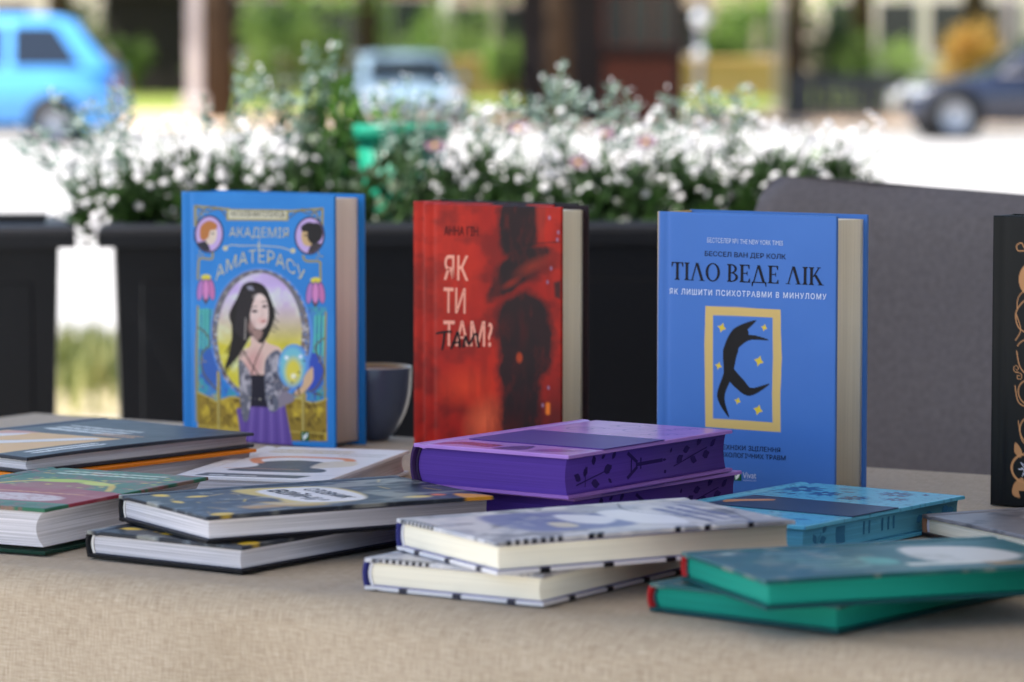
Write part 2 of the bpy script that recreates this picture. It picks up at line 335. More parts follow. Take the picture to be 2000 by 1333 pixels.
# ------------------------------------------------------------------ books
BOARD = 0.0025
def book(name, label, M4, w, l, t, page, cover=(60, 60, 60), spine=None, art=None, back=None, nx=40, ny=30, bulge=0.003, conc=0.002,
         group=None, lift=0.0, bow=0.0, drop=0.0, sq=.0035, band=(235, 230, 225), mat=None, ends=None):
    """closed hardback. local frame: x tail->head (l), y fore edge->spine (w), z back cover->front cover (t)"""
    mat = mat or M['print']
    root = empty(name, (0, 0, 0)); root.matrix_world = M4; tag(root, label, 'book', group)
    def board(nm, zt, sign, colour, art, nx, ny, lift, bow):
        e = 0.0007
        ys = np.concatenate([[0, e * .3, e], np.linspace(0.002, w - 0.016, ny), [w - .0135, w - .0115, w - .0095, w - .0075, w - .0055, w - .0035, w - .002, w - .001]])
        xs = np.concatenate([[0, e * .3, e], np.linspace(0.002, l - 0.002, nx), [l - e, l - e * .3, l]])
        X, Y = np.meshgrid(xs, ys, indexing='ij')
        ed = np.minimum(np.minimum(X, l - X), Y); rnd = np.where(ed < e, e - np.sqrt(np.maximum(0, e * e - (e - np.minimum(ed, e)) ** 2)), 0)
        g = 0.0013 * np.exp(-((Y - (w - .0095)) / .0022) ** 2)
        wz = lift * (1 - Y / w) ** 2 + bow * (4 * (X / l) * (1 - X / l) - .5) * 1.0 + bow * .6 * np.sin(Y / w * 3 + X / l * 4)
        if sign > 0: zo = zt - rnd - g + wz; zi = zt - BOARD - g * .6 + wz
        else: zo = zt + rnd + g * .5 - lift * (1 - Y / w) ** 2 * 0; zi = zt + BOARD + 0 * X
        n, m = X.shape; top = np.stack([X, Y, zo], -1).reshape(-1, 3); bot = np.stack([X, Y, zi], -1).reshape(-1, 3)
        V = np.concatenate([top, bot]); idx = np.arange(n * m).reshape(n, m); N = n * m
        q = np.stack([idx[:-1, :-1], idx[1:, :-1], idx[1:, 1:], idx[:-1, 1:]], -1).reshape(-1, 4); F = [q, q[:, ::-1] + N]
        def side(a): F.append(np.stack([a[:-1], a[1:], a[1:] + N, a[:-1] + N], -1))
        side(idx[::-1, 0]); side(idx[0, :]); side(idx[:, -1]); side(idx[-1, ::-1])
        F = np.concatenate(F)
        if sign < 0: F = F[:, ::-1]
        me = mesh(nm, V, F.tolist()); me.polygons.foreach_set('use_smooth', [True] * (2 * len(q)) + [False] * (len(F) - 2 * len(q)))
        if art is None:
            C = np.ones((n, m, 3)) * lin(colour)
        else: C = art(1 - Y / w, X / l, X, Y)
        C = np.concatenate([C.reshape(-1, 3), C.reshape(-1, 3)])
        ca = me.color_attributes.new('ink', 'FLOAT_COLOR', 'POINT'); ca.data.foreach_set('color', np.concatenate([C, np.ones((len(C), 1))], 1).astype(np.float32).ravel())
        return obj(nm, me, mat, root)
    fc = board('front_cover', t, 1, cover, art, nx, ny, lift, bow)
    board('back_cover', 0, -1, back or cover, None, 10, 8, 0, 0)
    # spine: a rounded strip joining the boards
    sp = spine or cover; a = np.linspace(-1, 1, 15); th = 0.0018
    yo = w - .0012 + bulge * (1 - a ** 2) ** .8; zo = t / 2 + a * (t / 2 - .0004); prof = list(zip(yo, zo)) + list(zip(yo[::-1] - th, (t / 2 + a * (t / 2 - .0022))[::-1]))
    prism('spine', prof, 0.0006, l - 0.0006, ink(sp), root, smooth=True)
    # page block with a hollow fore edge and a rounded back
    pz0, pz1 = BOARD + drop, t - BOARD + min(lift, 0); a = np.linspace(-1, 1, 13)
    zf = (pz0 + pz1) / 2 + a * (pz1 - pz0) / 2 * .999
    pf = list(zip(sq + conc * (1 - a ** 2), zf)) + list(zip((w - .0042 + bulge * .9 * (1 - a ** 2))[::-1], zf[::-1]))
    pb = prism('page_block', pf, .0035, l - .0035, page, root, smooth=True)
    for xx in (.0026, l - .0034):       # headbands at tail and head
        hb = [(w - .0062 + bulge * .9 * (1 - q * q), (pz0 + pz1) / 2 + q * (pz1 - pz0) / 2 * .96) for q in np.linspace(-1, 1, 9)]
        prism('headband', hb + [(y + .0019, z) for y, z in hb[::-1]], xx, xx + .0008, ink(band), root, smooth=True)
    if ends:                             # coloured endpapers seen as a thin line inside each board
        for z in (BOARD + .00002, t - BOARD - .0007): box('endpaper', (.0028, l - .0028, .0028, w - .006, z, z + .0006), ink(ends), root)
    root['dims'] = (w, l, t)
    return root
def laid(N, yaw, w, z0):
    return Matrix.Translation((N[0], N[1], TZ + z0 + 0.0006)) @ Matrix.Rotation(R(yaw), 4, 'Z')
def stood(L, yaw, w, t):
    a = R(yaw); e = Vector((math.cos(a), math.sin(a), 0)); b = Vector((-math.sin(a), math.cos(a), 0))
    P = Vector((L[0], L[1], TZ + 0.0006)) + w * e + t * b
    return Matrix(((0, -e.x, -b.x, P.x), (0, -e.y, -b.y, P.y), (1, 0, 0, P.z), (0, 0, 0, 1)))
class Layout:
    """maps a cover's layout coordinates (four measured corners) to its own width and height"""
    def __init__(s, tl, tr, bl, br): s.tl, s.tr, s.bl, s.br = map(np.array, (tl, tr, bl, br))
    def fwd(s, S, T):
        S = S[..., None]; T = T[..., None]; P = (s.bl * (1 - S) + s.br * S) * (1 - T) + (s.tl * (1 - S) + s.tr * S) * T
        return P[..., 0], P[..., 1]
    def inv(s, x, y):
        S = np.full(np.shape(x), .5); T = np.full(np.shape(x), .5)
        for _ in range(12):
            xl = s.bl[0] + (s.tl[0] - s.bl[0]) * T; xr = s.br[0] + (s.tr[0] - s.br[0]) * T; S = (x - xl) / (xr - xl)
            yb = s.bl[1] + (s.br[1] - s.bl[1]) * S; yt = s.tl[1] + (s.tr[1] - s.tl[1]) * S; T = (yb - y) / (yb - yt)
        return S, T
def decal(name, bk, st, faces, c, h=0.0003, rough=0.4):
    w, l, t = bk['dims']; S, T = st
    v = np.stack([T * l, w - S * w, np.full(len(S), t + h)], 1)
    return obj(name, mesh(name, v, faces), ink(c, rough), bk)
def lettering(name, bk, lay, txt, boxc, c, offset=0.0, skew=0.0, warp=None, h=0.0003, spacing=1.0, serif=False):
    v, f = serif_text(txt) if serif else text_polys(txt, offset, spacing)
    p = fit_box(v, *boxc, skew=skew)
    if warp: p = warp(p)
    return decal(name, bk, lay.inv(p[:, 0], p[:, 1]) if lay else (p[:, 0], p[:, 1]), f, c, h)


# ------------------------------------------------------------------ ground, street, unseen parasol and wall added to shape the light on the table
F_PX = 6800.0
def gx(u, d): return (u - 1000.0) / F_PX * d           # metres to the right of the view axis at distance d
def terrain(y): return 0.45 * np.clip((np.asarray(y, float) - 57) / 13, 0, 1) ** 1.3
def sheet(name, x0, x1, ys, dz, mat, nx=2):
    xs = np.linspace(x0, x1, nx + 1); V = []; F = []
    for y in ys:
        for x in xs: V.append((x, y, float(terrain(y)) + dz))
    n = nx + 1
    for j in range(len(ys) - 1):
        for i in range(nx): F.append((j * n + i, j * n + i + 1, (j + 1) * n + i + 1, (j + 1) * n + i))
    return tag(obj(name, mesh(name, V, F, True), mat), kind='structure')
def mat_ground(name, c1, c2, s1=0.6, s2=9, rough=0.9):
    m, nt, b = principled(name); L = nt.links.new; tc = node(nt, 'ShaderNodeTexCoord')
    a = node(nt, 'ShaderNodeTexNoise'); a.inputs['Scale'].default_value = s1; a.inputs['Detail'].default_value = 6; L(tc.outputs['Object'], a.inputs['Vector'])
    d = node(nt, 'ShaderNodeTexNoise'); d.inputs['Scale'].default_value = s2; d.inputs['Detail'].default_value = 5; L(tc.outputs['Object'], d.inputs['Vector'])
    ad = node(nt, 'ShaderNodeMath', operation='ADD'); L(a.outputs['Fac'], ad.inputs[0]); L(d.outputs['Fac'], ad.inputs[1])
    rp = node(nt, 'ShaderNodeValToRGB'); rp.color_ramp.elements[0].position = 0.38; rp.color_ramp.elements[1].position = 0.62
    hf = node(nt, 'ShaderNodeMath', operation='MULTIPLY'); hf.inputs[1].default_value = 0.5; L(ad.outputs[0], hf.inputs[0]); L(hf.outputs[0], rp.inputs[0])
    rp.color_ramp.elements[0].color = (*lin(c1), 1); rp.color_ramp.elements[1].color = (*lin(c2), 1)
    L(rp.outputs[0], b.inputs['Base Color']); b.inputs['Roughness'].default_value = rough; b.inputs['Specular IOR Level'].default_value = 0.3
    bp = node(nt, 'ShaderNodeBump'); bp.inputs['Strength'].default_value = 0.4; bp.inputs['Distance'].default_value = 0.01
    L(d.outputs['Fac'], bp.inputs['Height']); L(bp.outputs[0], b.inputs['Normal'])
    return m
M['paving'] = mat_ground('paving', (168, 162, 154), (190, 184, 174))
M['asphalt'] = mat_ground('worn_asphalt', (150, 148, 146), (172, 168, 164), 0.3, 6)
M['drygrass'] = mat_ground('dry_grass', (104, 98, 62), (164, 150, 118), 1.2, 7)
M['grass'] = mat_ground('grass', (86, 108, 40), (136, 146, 62), 0.5, 5)
M['sand'] = mat_ground('sandy_path', (176, 148, 122), (202, 176, 150), 0.4, 4)
M['kerb'] = mat_plain('kerb_concrete', (168, 164, 158), 0.9, 0.2, 0.1, 5)
ys_far = np.concatenate([[-60, 0, 20, 40], np.linspace(56, 74, 19), [100, 150, 420]])
sheet('ground', -260, 260, ys_far, 0.0, M['paving'], 8)
sheet('street', -60, 60, np.array([14.2, 30, 45, 54.6]), 0.004, M['asphalt'], 6)
sheet('lawn_strip', -20, 20, np.array([10.6, 11.5, 12.6]), 0.004, M['drygrass'], 20)
sheet('footpath', -60, 60, np.array([55.0, 57, 59, 61, 63, 65]), 0.004, M['sand'], 6)
sheet('lawn', -60, 60, np.concatenate([np.linspace(65.2, 74, 10), [90, 120]]), 0.004, M['grass'], 6)
tag(box('kerb', (-60, 60, 54.6, 54.9, 0.0, 0.12), M['kerb'], None, 0.015), kind='structure')
# grass tufts growing in the dry strip
def blades(name, pts, hgt, mat, parent=None, spread=0.4, wid=0.012):
    n = len(pts); b = np.asarray(pts, float); ang = rng.uniform(0, 6.283, n); hh = hgt * rng.uniform(.5, 1.2, n)
    d = np.stack([np.cos(ang), np.sin(ang), np.zeros(n)], 1); s = np.stack([-np.sin(ang), np.cos(ang), np.zeros(n)], 1) * wid
    tip = b + d * (hh * spread * rng.uniform(.2, 1, n))[:, None] + np.array([0, 0, 1]) * hh[:, None]; mid = (b + tip) / 2 + np.array([0, 0, 1]) * (hh * .12)[:, None]
    Q = np.concatenate([np.stack([b - s, b + s, mid + s * .8, mid - s * .8], 1), np.stack([mid - s * .8, mid + s * .8, tip + s * .1, tip - s * .1], 1)])
    return obj(name, quadmesh(name, Q), mat, parent)
M['blade'] = mat_leaf('grass_blade', (70, 92, 36), (150, 146, 84), 0.6, 0.3, 3)
pts = np.stack([rng.uniform(-3.2, 2.6, 5200), rng.normal(12.1, .55, 5200).clip(10.6, 13.4), np.full(5200, .003)], 1)
tag(blades('grass_tufts', pts, .13, M['blade']), 'ragged grass growing in the dry strip beyond the planters', 'grass', kind='stuff')

M['added_canopy'] = mat_leaf('added_parasol_canvas', (186, 184, 180), (200, 198, 194), .9, .065, 4)
M['glass'] = mat_plain('window_glass', (28, 34, 40), 0.06, 0.6, 0.05, 1)
PX, PYY, PZ, HX, HY = 0.40, 1.55, 2.62, 2.25, 2.2          # unseen square parasol added to shade the table, canopy above the view
par = tag(empty('added_parasol', (PX, PYY, 0)), 'large unseen canvas parasol added to shade the table, canopy above the view', 'parasol')
def canopy():
    V = [(0, 0, PZ + .75)]; n = 12; ring = []
    for k, (ax, ay) in enumerate(((-1, -1), (1, -1), (1, 1), (-1, 1))):
        bx, by = ((1, -1), (1, 1), (-1, 1), (-1, -1))[k]
        for i in range(n): t = i / n; ring.append((HX * (ax + (bx - ax) * t), HY * (ay + (by - ay) * t), PZ - .05 * math.sin(math.pi * t)))
    m = len(ring); rows = [[(x * s, y * s, PZ + .75 * (1 - s) - .06 * math.sin(math.pi * s) + (z - PZ) * s) for x, y, z in ring] for s in (.25, .5, .75, 1.0)] + [[(x * 1.003, y * 1.003, z - .2) for x, y, z in ring]]
    for r_ in rows: V += r_
    Fc = [(0, 1 + i, 1 + (i + 1) % m) for i in range(m)] + [(1 + k * m + i, 1 + (k + 1) * m + i, 1 + (k + 1) * m + (i + 1) % m, 1 + k * m + (i + 1) % m) for k in range(len(rows) - 1) for i in range(m)]
    return mesh('canopy', V, Fc, True)
obj('canopy', canopy(), M['added_canopy'], par)
tubes('pole', [([(0, 0, 0), (0, 0, PZ + .7)], .032)], M['wood'], par, 16); box('base', (-.3, .3, -.3, .3, .0, .08), M['metal_dark'], par, .01)
for k in range(8):
    a = k * math.pi / 4; q = min(HX / max(1e-6, abs(math.cos(a))), HY / max(1e-6, abs(math.sin(a)))); tubes('rib', [([(0, 0, PZ + .70), (q * .97 * math.cos(a), q * .97 * math.sin(a), PZ - .03)], .012)], M['wood'], par, 6)

M['render'] = mat_plain('shade_wall_render', (98, 88, 82), 0.9, 0.2, 0.15, 3, 0.3, 60)
shade_wall = tag(empty('added_shade_wall', (3.2, 0, 0)), 'dark wall added to dim the light from the right, outside the view', 'building')  # unseen wall with windows, added to darken right-facing sides of the books
box('wall', (0, .3, -7, 4.6, 0, 5.2), M['render'], shade_wall)
for y0 in (-5.6, -3.2, -.8, 1.6):
    wi = box('window', (-.03, .0, y0, y0 + 1.7, .7, 2.5), M['wood'], shade_wall, .01); box('pane', (-.036, -.031, y0 + .07, y0 + 1.63, .77, 2.43), M['glass'], wi)

# ------------------------------------------------------------------ table and cloth
TH = R(-31); TO = Vector((-0.04, 2.085, 0)); TD = 0.83
table = tag(empty('table', (TO.x, TO.y, 0), TH), 'long table standing under the beige linen cloth', 'table')
box('tabletop', (-.95, .85, .012, TD - .012, TZ - .034, TZ - .006), M['wood'], table, .004)
for lx in (-.88, .78):
    for ly in (.07, TD - .07): prism('leg', [(lx - .025, ly - .025), (lx + .025, ly - .025), (lx + .025, ly + .025), (lx - .025, ly + .025)], 0, TZ - .034, M['wood'], table, axis='z')
def make_cloth():
    r = 0.02; prof = []
    for s in np.linspace(.42, r, 26): prof.append((0.0, -s, 1.0, s))
    for a in np.linspace(0, 90, 10)[1:]: prof.append((r - r * math.cos(R(a)), -r + r * math.sin(R(a)), 1 - a / 90, r))
    for v in np.linspace(r, TD - r, 150)[1:]: prof.append((v, 0.0, 0.0, 0))
    for a in np.linspace(0, 90, 8)[1:]: prof.append((TD - r + r * math.sin(R(a)), -r + r * math.cos(R(a)), -a / 90, r))
    for s in np.linspace(r, .36, 12)[1:]: prof.append((TD, -s, -1.0, s))
    us = np.linspace(-.97, .87, 460); V = []; UV = []; arc = 0; prev = None
    P = np.array(prof)
    arcs = np.concatenate([[0], np.cumsum(np.hypot(np.diff(P[:, 0]), np.diff(P[:, 1])))])
    for i, (v, z, side, dr) in enumerate(prof):
        for u in us:
            k = np.clip(dr / .3, 0, 1.2) * abs(side)
            fold = k * (.030 * math.sin(u * 15 + .6) + .014 * math.sin(u * 31 + 2 + dr * 3) + .006 * math.sin(u * 57 + 9 * dr)) * (1 if side > 0 else -1)
            edge = .0035 * math.sin(u * 9 + 1) + .002 * math.sin(u * 23)
            top = (-.0005 * (1 + math.sin(u * 26 + v * 9) * math.sin(v * 31 + u * 5)) * .5 - .0012 * math.exp(-((u + .105 + .02 * math.sin(v * 6)) / .004) ** 2) - .001 * math.exp(-((v - .052 + .012 * math.sin(u * 7)) / .005) ** 2)) if side == 0 else 0
            sag = -.004 * abs(side) if 0 < abs(side) else 0
            V.append((u, v - fold - (edge if side > 0 else 0) * side - .004 * side, TZ + z + top)); UV.append((u, arcs[i]))
    n = len(us); F = [(j * n + i, j * n + i + 1, (j + 1) * n + i + 1, (j + 1) * n + i) for j in range(len(prof) - 1) for i in range(n - 1)]
    me = mesh('tablecloth', V, F, True); uv = me.uv_layers.new(name='UVMap')
    li = np.zeros(len(me.loops), int); me.loops.foreach_get('vertex_index', li); uv.data.foreach_set('uv', np.array(UV)[li].astype(np.float32).ravel())
    o = obj('tablecloth', me, M['linen']); o.location = (TO.x, TO.y, 0); o.rotation_euler = (0, 0, TH); return o
tag(make_cloth(), 'beige linen cloth draped over the table under all the books', 'tablecloth')

# ------------------------------------------------------------------ standing books
def grid_art(lay, base, fn):
    def art(S, T, X, Y):
        x, y = lay.fwd(S, T); A = Art(x, y, base); fn(A); return A.C
    return art
def logo(bk, lay, x, y, sz, c, txt_c, tw):
    q = [(x, y), (x + sz * .86, y + sz * .03), (x + sz * .86, y + sz * 1.03), (x, y + sz)]
    decal('logo_square', bk, lay.inv(*np.array(q).T), [(0, 1, 2, 3)], (20, 92, 52), .0003)
    lf = catmull([(x + sz * .24, y + sz * .86), (x + sz * .36, y + sz * .45), (x + sz * .74, y + sz * .16), (x + sz * .62, y + sz * .62), (x + sz * .34, y + sz * .9)], 6, True)
    decal('logo_leaf', bk, lay.inv(*lf.T), [tuple(range(len(lf)))], (235, 240, 238), .00045)
    st = np.array([(x + sz * .14, y + sz * .2), (x + sz * .2, y + sz * .2), (x + sz * .34, y + sz * .88), (x + sz * .27, y + sz * .88)])
    decal('logo_stroke', bk, lay.inv(*st.T), [(0, 1, 2, 3)], (235, 240, 238), .00045)
    lettering('logo_name', bk, lay, 'Vivat', (x + sz * 1.02, y + sz * .12, x + sz * 1.02 + tw, y + sz * .78), txt_c, 0)

# --- blue illustrated fantasy novel
LB1 = Layout((55, 50), (781, 92), (68, 1226), (797, 1284))
def art_fantasy(A):
    GO = (150, 140, 84); GD = (96, 88, 56); LT = (196, 190, 150)
    A.blot(260, 300, 3, .45, .7, (52, 138, 212), .5)
    # frame
    for P in ([(128, 122), (270, 140), (290, 142)], [(560, 160), (725, 152)], [(128, 122), (128, 215)], [(728, 152), (728, 235)]): A.line(P, 11, GO, 3)
    for P in ([(128, 122), (180, 150), (240, 140), (275, 175)], [(725, 152), (670, 175), (620, 160), (575, 190)], [(135, 200), (165, 140), (220, 128)], [(722, 225), (690, 165), (630, 150)]): A.line(P, 6, GD, 3, .9, 8)
    for P in ([(210, 345), (205, 375), (150, 372), (142, 410), (140, 470)], [(640, 372), (655, 395), (715, 400), (720, 430), (722, 490)]): A.line(P, 11, GO, 3, 1, 8)
    # glass panels left and right of the big oval, olive leading
    A2 = A.C.copy()
    for x0, x1, m in ((136, 245, 1), (670, 752, -1)): A.poly([(x0, 610), (x1, 610), (x1 + 20 * m, 1060), (x0 + 2, 1060)], (70, 130, 190), 3)
    A.blot(30, 60, 11, .42, .6, (64, 160, 160), .75); A.blot(14, 26, 13, .6, .7, (60, 84, 180), .8)
    A.C = np.where(((A.Y > 612) & (A.Y < 1080) & (A.X > 134) & (A.X < 752))[..., None], A.C, A2)
    # blue field again outside the panels
    for x in (150, 168, 186): A.line([(x, 615), (x, 800)], 9, (86, 190, 176), 4); A.line([(x + 9, 615), (x + 9, 900)], 3, (40, 60, 50), 3)
    for x in (700, 718, 738): A.line([(x, 655), (x - 4, 840)], 9, (86, 190, 176), 4); A.line([(x + 9, 655), (x + 7, 900)], 3, (40, 60, 50), 3)
    A.ell(200, 890, 42, 90, (52, 96, 176), 4); A.ell(690, 920, 52, 92, (52, 80, 180), 4)
    for P in ([(140, 600), (136, 820), (140, 1150)], [(748, 640), (746, 900), (752, 1180)]): A.line(P, 10, GO, 3, 1, 6)
    for P in ([(142, 700), (180, 730), (200, 780), (160, 830), (170, 920), (235, 1000)], [(740, 760), (700, 800), (720, 860), (742, 920), (700, 1000), (650, 1010)]): A.line(P, 7, GD, 3, 1, 8)
    # golden base
    A.poly(catmull([(138, 1010), (190, 1030), (235, 1052), (300, 1030), (360, 1045), (420, 1060), (560, 1048), (620, 1040), (690, 1062), (756, 1045)], 6).tolist() + [(760, 1248), (145, 1238)], (148, 122, 46), 3)
    A.C0 = A.C.copy(); A.blot(36, 44, 21, .5, .72, (206, 176, 58), .9); A.blot(24, 30, 27, .62, .75, (86, 66, 30), .8)
    A.C = np.where(((A.Y > 1030 + 22 * np.sin(A.X / 60)) & (A.Y < 1243) & (A.X > 140) & (A.X < 758))[..., None], A.C, A.C0)
    A.line([(138, 1010), (190, 1034), (235, 1056), (300, 1036), (360, 1045)], 7, (196, 172, 84), 3, 1, 8); A.line([(560, 1052), (620, 1044), (690, 1066), (756, 1047)], 7, (196, 172, 84), 3, 1, 8)
    for x in (190, 300, 690): A.line([(x, 1060), (x + 18, 1110), (x - 14, 1150), (x + 8, 1190)], 5, (84, 68, 34), 3, .9, 8)
    for x in (242, 645): A.line([(x, 915), (x + 4, 1238)], 16, (142, 122, 58), 3); A.line([(x - 3, 915), (x + 1, 1238)], 5, (206, 188, 110), 3)
    A.line([(140, 1170), (345, 1190)], 6, (196, 172, 84), 3); A.line([(590, 1200), (756, 1212)], 6, (196, 172, 84), 3)
    # big oval: lavender above, yellow below
    A.ell(445, 745, 242, 322, (92, 140, 214), 3, -6); A.ell(442, 742, 232, 312, (112, 108, 116), 3, -6)
    A0 = A.C.copy(); A.blot(16, 16, 33, .55, .66, (206, 200, 204), .8); A.blot(14, 14, 35, .6, .7, (70, 120, 190), .7); A.blot(15, 15, 37, .62, .7, (150, 110, 70), .7)
    ov = ((A.X - 442) / 226) ** 2 + ((A.Y - 742) / 306) ** 2 < 1; A.C = np.where((ov & (A.Y > 640))[..., None], A.C, A0)
    g = np.clip((A.Y - 560) / 230, 0, 1)[..., None]; sky2 = lin((196, 172, 222)) * (1 - g) + lin((214, 200, 66)) * g
    n = fbm(A.X / 70, A.Y / 80, 41); sky2 = sky2 * (.8 + .4 * n[..., None]) + (np.clip((n - .5) * 4, 0, 1)[..., None]) * (lin((206, 222, 190)) - sky2) * .6
    u = ((A.X - 436) / 202) ** 2 + ((A.Y - 738) / 292) ** 2
    A.mix(np.clip((1 - u) * 40, 0, 1), sky2)
    # dark haired woman seen from behind, in a grey shawl and violet skirt
    HAIR = (26, 22, 26); SKIN = (222, 188, 176)
    A.poly([(330, 1090), (395, 1080), (560, 1075), (600, 1270), (358, 1262)], (104, 78, 156), 4)
    for i, x in enumerate(np.linspace(385, 560, 9)): A.line([(x, 1085), (x + (x - 470) * .22, 1268)], 6, ((78, 56, 130), (138, 112, 186))[i % 2], 5, .8)
    A.poly([(400, 720), (470, 720), (470, 775), (540, 810), (520, 900), (460, 960), (400, 960), (340, 880), (350, 820), (395, 790)], SKIN, 4, 1, 4)
    A.ell(408, 880, 40, 70, (206, 150, 146), 30, 15, .7)
    A.poly([(385, 930), (480, 930), (485, 1085), (392, 1080)], (28, 26, 44), 4)
    A.poly([(340, 860), (385, 905), (400, 960), (398, 1060), (385, 1145), (360, 1140), (345, 1020)], (104, 104, 116), 3, 1, 4)
    A.poly([(480, 840), (530, 815), (552, 900), (556, 1010), (530, 1090), (492, 1105), (470, 1040), (462, 900)], (98, 100, 116), 3, 1, 4)
    A.poly([(530, 1000), (585, 1020), (606, 1050), (560, 1075), (535, 1085)], (136, 126, 140), 3, 1, 3)
    C1 = A.C.copy(); A.blot(18, 30, 51, .52, .68, (196, 188, 196), .8); A.blot(16, 26, 53, .58, .7, (46, 44, 66), .8)
    sl = (((A.X > 340) & (A.X < 400) & (A.Y > 870) & (A.Y < 1140)) | ((A.X > 466) & (A.X < 556) & (A.Y > 835) & (A.Y < 1100)))
    same = np.abs(C1 - lin((98, 100, 116))).sum(-1) < .03; same |= np.abs(C1 - lin((104, 104, 116))).sum(-1) < .03
    A.C = np.where((sl & same)[..., None], A.C, C1)
    for P in ([(352, 800), (400, 880), (445, 945)], [(460, 775), (425, 850), (400, 925)]): A.line(P, 5, HAIR, 2)
    A.poly([(330, 560), (360, 500), (410, 488), (460, 510), (490, 570), (510, 640), (500, 690), (470, 760), (440, 780), (400, 745), (370, 790), (330, 850), (272, 900), (300, 800), (305, 700), (292, 640)], HAIR, 5, 1, 5)
    for k in range(16): A.line([(330 + k * 5, 620 + k * 6), (318 - k * 3 + (k % 3) * 9, 760 + k * 4), (262 + k * 8, 940 - k * 8)], 3, HAIR, 3, .9, 5)
    for k in range(10): A.line([(480, 590 + k * 14), (512 + (k % 3) * 8, 620 + k * 12)], 4, HAIR, 4, .8)
    A.poly([(410, 575), (432, 545), (462, 560), (476, 600), (480, 650), (470, 695), (442, 715), (408, 700), (392, 650)], (226, 198, 190), 4, 1, 5)
    A.ell(414, 628, 14, 7, (70, 56, 60), 4); A.ell(461, 606, 11, 7, (66, 52, 58), 4); A.line([(396, 610), (424, 604)], 4, (60, 44, 44), 3); A.line([(448, 585), (468, 582)], 4, (60, 44, 44), 3)
    A.ell(456, 676, 12, 6, (150, 74, 82), 4, -15); A.line([(446, 610), (454, 648), (442, 656)], 3, (196, 156, 150), 3)
    A.line([(385, 738), (445, 742)], 12, (24, 22, 28), 3); A.line([(371, 660), (368, 760)], 5, (176, 166, 160), 3)
    A.poly([(375, 510), (400, 508), (412, 530), (384, 526)], (176, 176, 196), 6, .6)
    # glowing orb in her hand
    A.ell(600, 892, 74, 106, (92, 140, 214), 4); A.ell(594, 890, 60, 92, (120, 196, 206), 20, 0, .9); A.ell(598, 915, 38, 62, (222, 206, 78), 24); A.ell(600, 938, 12, 12, (250, 244, 210), 10); A.ell(566, 850, 9, 9, (236, 244, 250), 8); A.ell(632, 846, 9, 9, (220, 230, 250), 8)
    A.poly([(606, 1010), (640, 985), (650, 940), (686, 895), (692, 920), (690, 960), (664, 1000), (622, 1030)], (214, 176, 140), 4, 1, 3); A.line([(618, 990), (634, 1028)], 5, (70, 52, 44), 3); A.line([(628, 984), (620, 1030)], 4, (70, 52, 44), 3)
    # tulips
    for cx, cy in ((179, 520), (699, 545)):
        A.ell(cx, cy - 58, 24, 14, (214, 200, 70), 3); A.poly([(cx - 20, cy + 40), (cx + 20, cy + 40), (cx, cy + 72)], (74, 60, 60), 3)
        for dx, c in ((-27, (176, 120, 186)), (27, (190, 112, 168)), (0, (206, 130, 186))):
            A.ell(cx + dx, cy, 17, 52, (70, 44, 74), 3, dx * -.3); A.ell(cx + dx, cy + 2, 14, 48, c, 3, dx * -.3)
    # two round portraits
    for cx, cy, hair, skin, coat, m in ((193, 257, (176, 112, 62), (214, 196, 180), (40, 40, 52), 1), (669, 277, (26, 24, 30), (196, 164, 120), (60, 52, 60), -1)):
        A.ell(cx, cy, 71, 90, (44, 36, 66), 3); A.ell(cx, cy, 63, 82, (188, 162, 214), 3)
        D0 = A.C.copy()
        A.poly([(cx - 60 * m, cy + 40), (cx - 10 * m, cy + 30), (cx + 10 * m, cy + 85), (cx - 40 * m, cy + 78)], coat, 3)
        A.poly([(cx - 15 * m, cy - 30), (cx + 30 * m, cy - 35), (cx + 38 * m, cy + 12), (cx + 20 * m, cy + 46), (cx - 12 * m, cy + 40)], skin, 3, 1, 4)
        A.poly([(cx - 44 * m, cy + 14), (cx - 40 * m, cy - 40), (cx, cy - 64), (cx + 38 * m, cy - 46), (cx + 34 * m, cy - 22), (cx + 6 * m, cy - 16), (cx - 2 * m, cy + 14), (cx - 26 * m, cy + 30)], hair, 4, 1, 4)
        if m < 0: A.ell(cx + 26, cy - 10, 36, 50, hair, 6, 10)
        A.ell(cx + 18 * m, cy - 2, 7, 4, (60, 50, 50), 3)
        A.C = np.where((((A.X - cx) / 63) ** 2 + ((A.Y - cy) / 82) ** 2 < 1)[..., None], A.C, D0)
    for k in range(60):
        t = k / 60 * 6.283; A.ell(442 + 226 * math.cos(t), 742 + 304 * math.sin(t), 5, 5, (176, 170, 160) if k % 2 else (70, 66, 80), 2.5, 0, .9)
    A.ell(448, 672, 22, 14, (224, 160, 150), 16, 0, .5); A.ell(402, 700, 16, 30, (190, 150, 142), 18, 0, .7); A.ell(430, 560, 20, 12, (240, 220, 212), 14, 0, .6); A.poly([(410, 720), (452, 722), (440, 760), (412, 764)], (196, 156, 146), 8, .6, 3)
    for k in range(12): A.line([(352 + k * 9, 505 + abs(k - 6) * 5), (334 + k * 6, 600), (318 + k * 4, 720 + k * 4)], 1.6, (72, 66, 78), 2, .55, 5)
    for x, y in ((150, 165), (170, 150), (705, 190), (690, 172), (150, 350), (715, 372), (150, 980), (740, 1000), (165, 860), (730, 860)):
        for q in range(3): A.poly([(a_, c_) for a_, c_ in ((x, y), (x + 14 * math.cos(q * 2.1), y + 14 * math.sin(q * 2.1)), (x + 22 * math.cos(q * 2.1 + .3), y + 22 * math.sin(q * 2.1 + .3)), (x + 12 * math.cos(q * 2.1 + .6), y + 12 * math.sin(q * 2.1 + .6)))], (150, 140, 84), 2.5, .85)
    for k in range(7): A.line([(500 + k * 7, 850 + k * 26), (540 - k * 3, 880 + k * 28)], 3, ((196, 190, 200), (60, 58, 80))[k % 2], 3, .6)
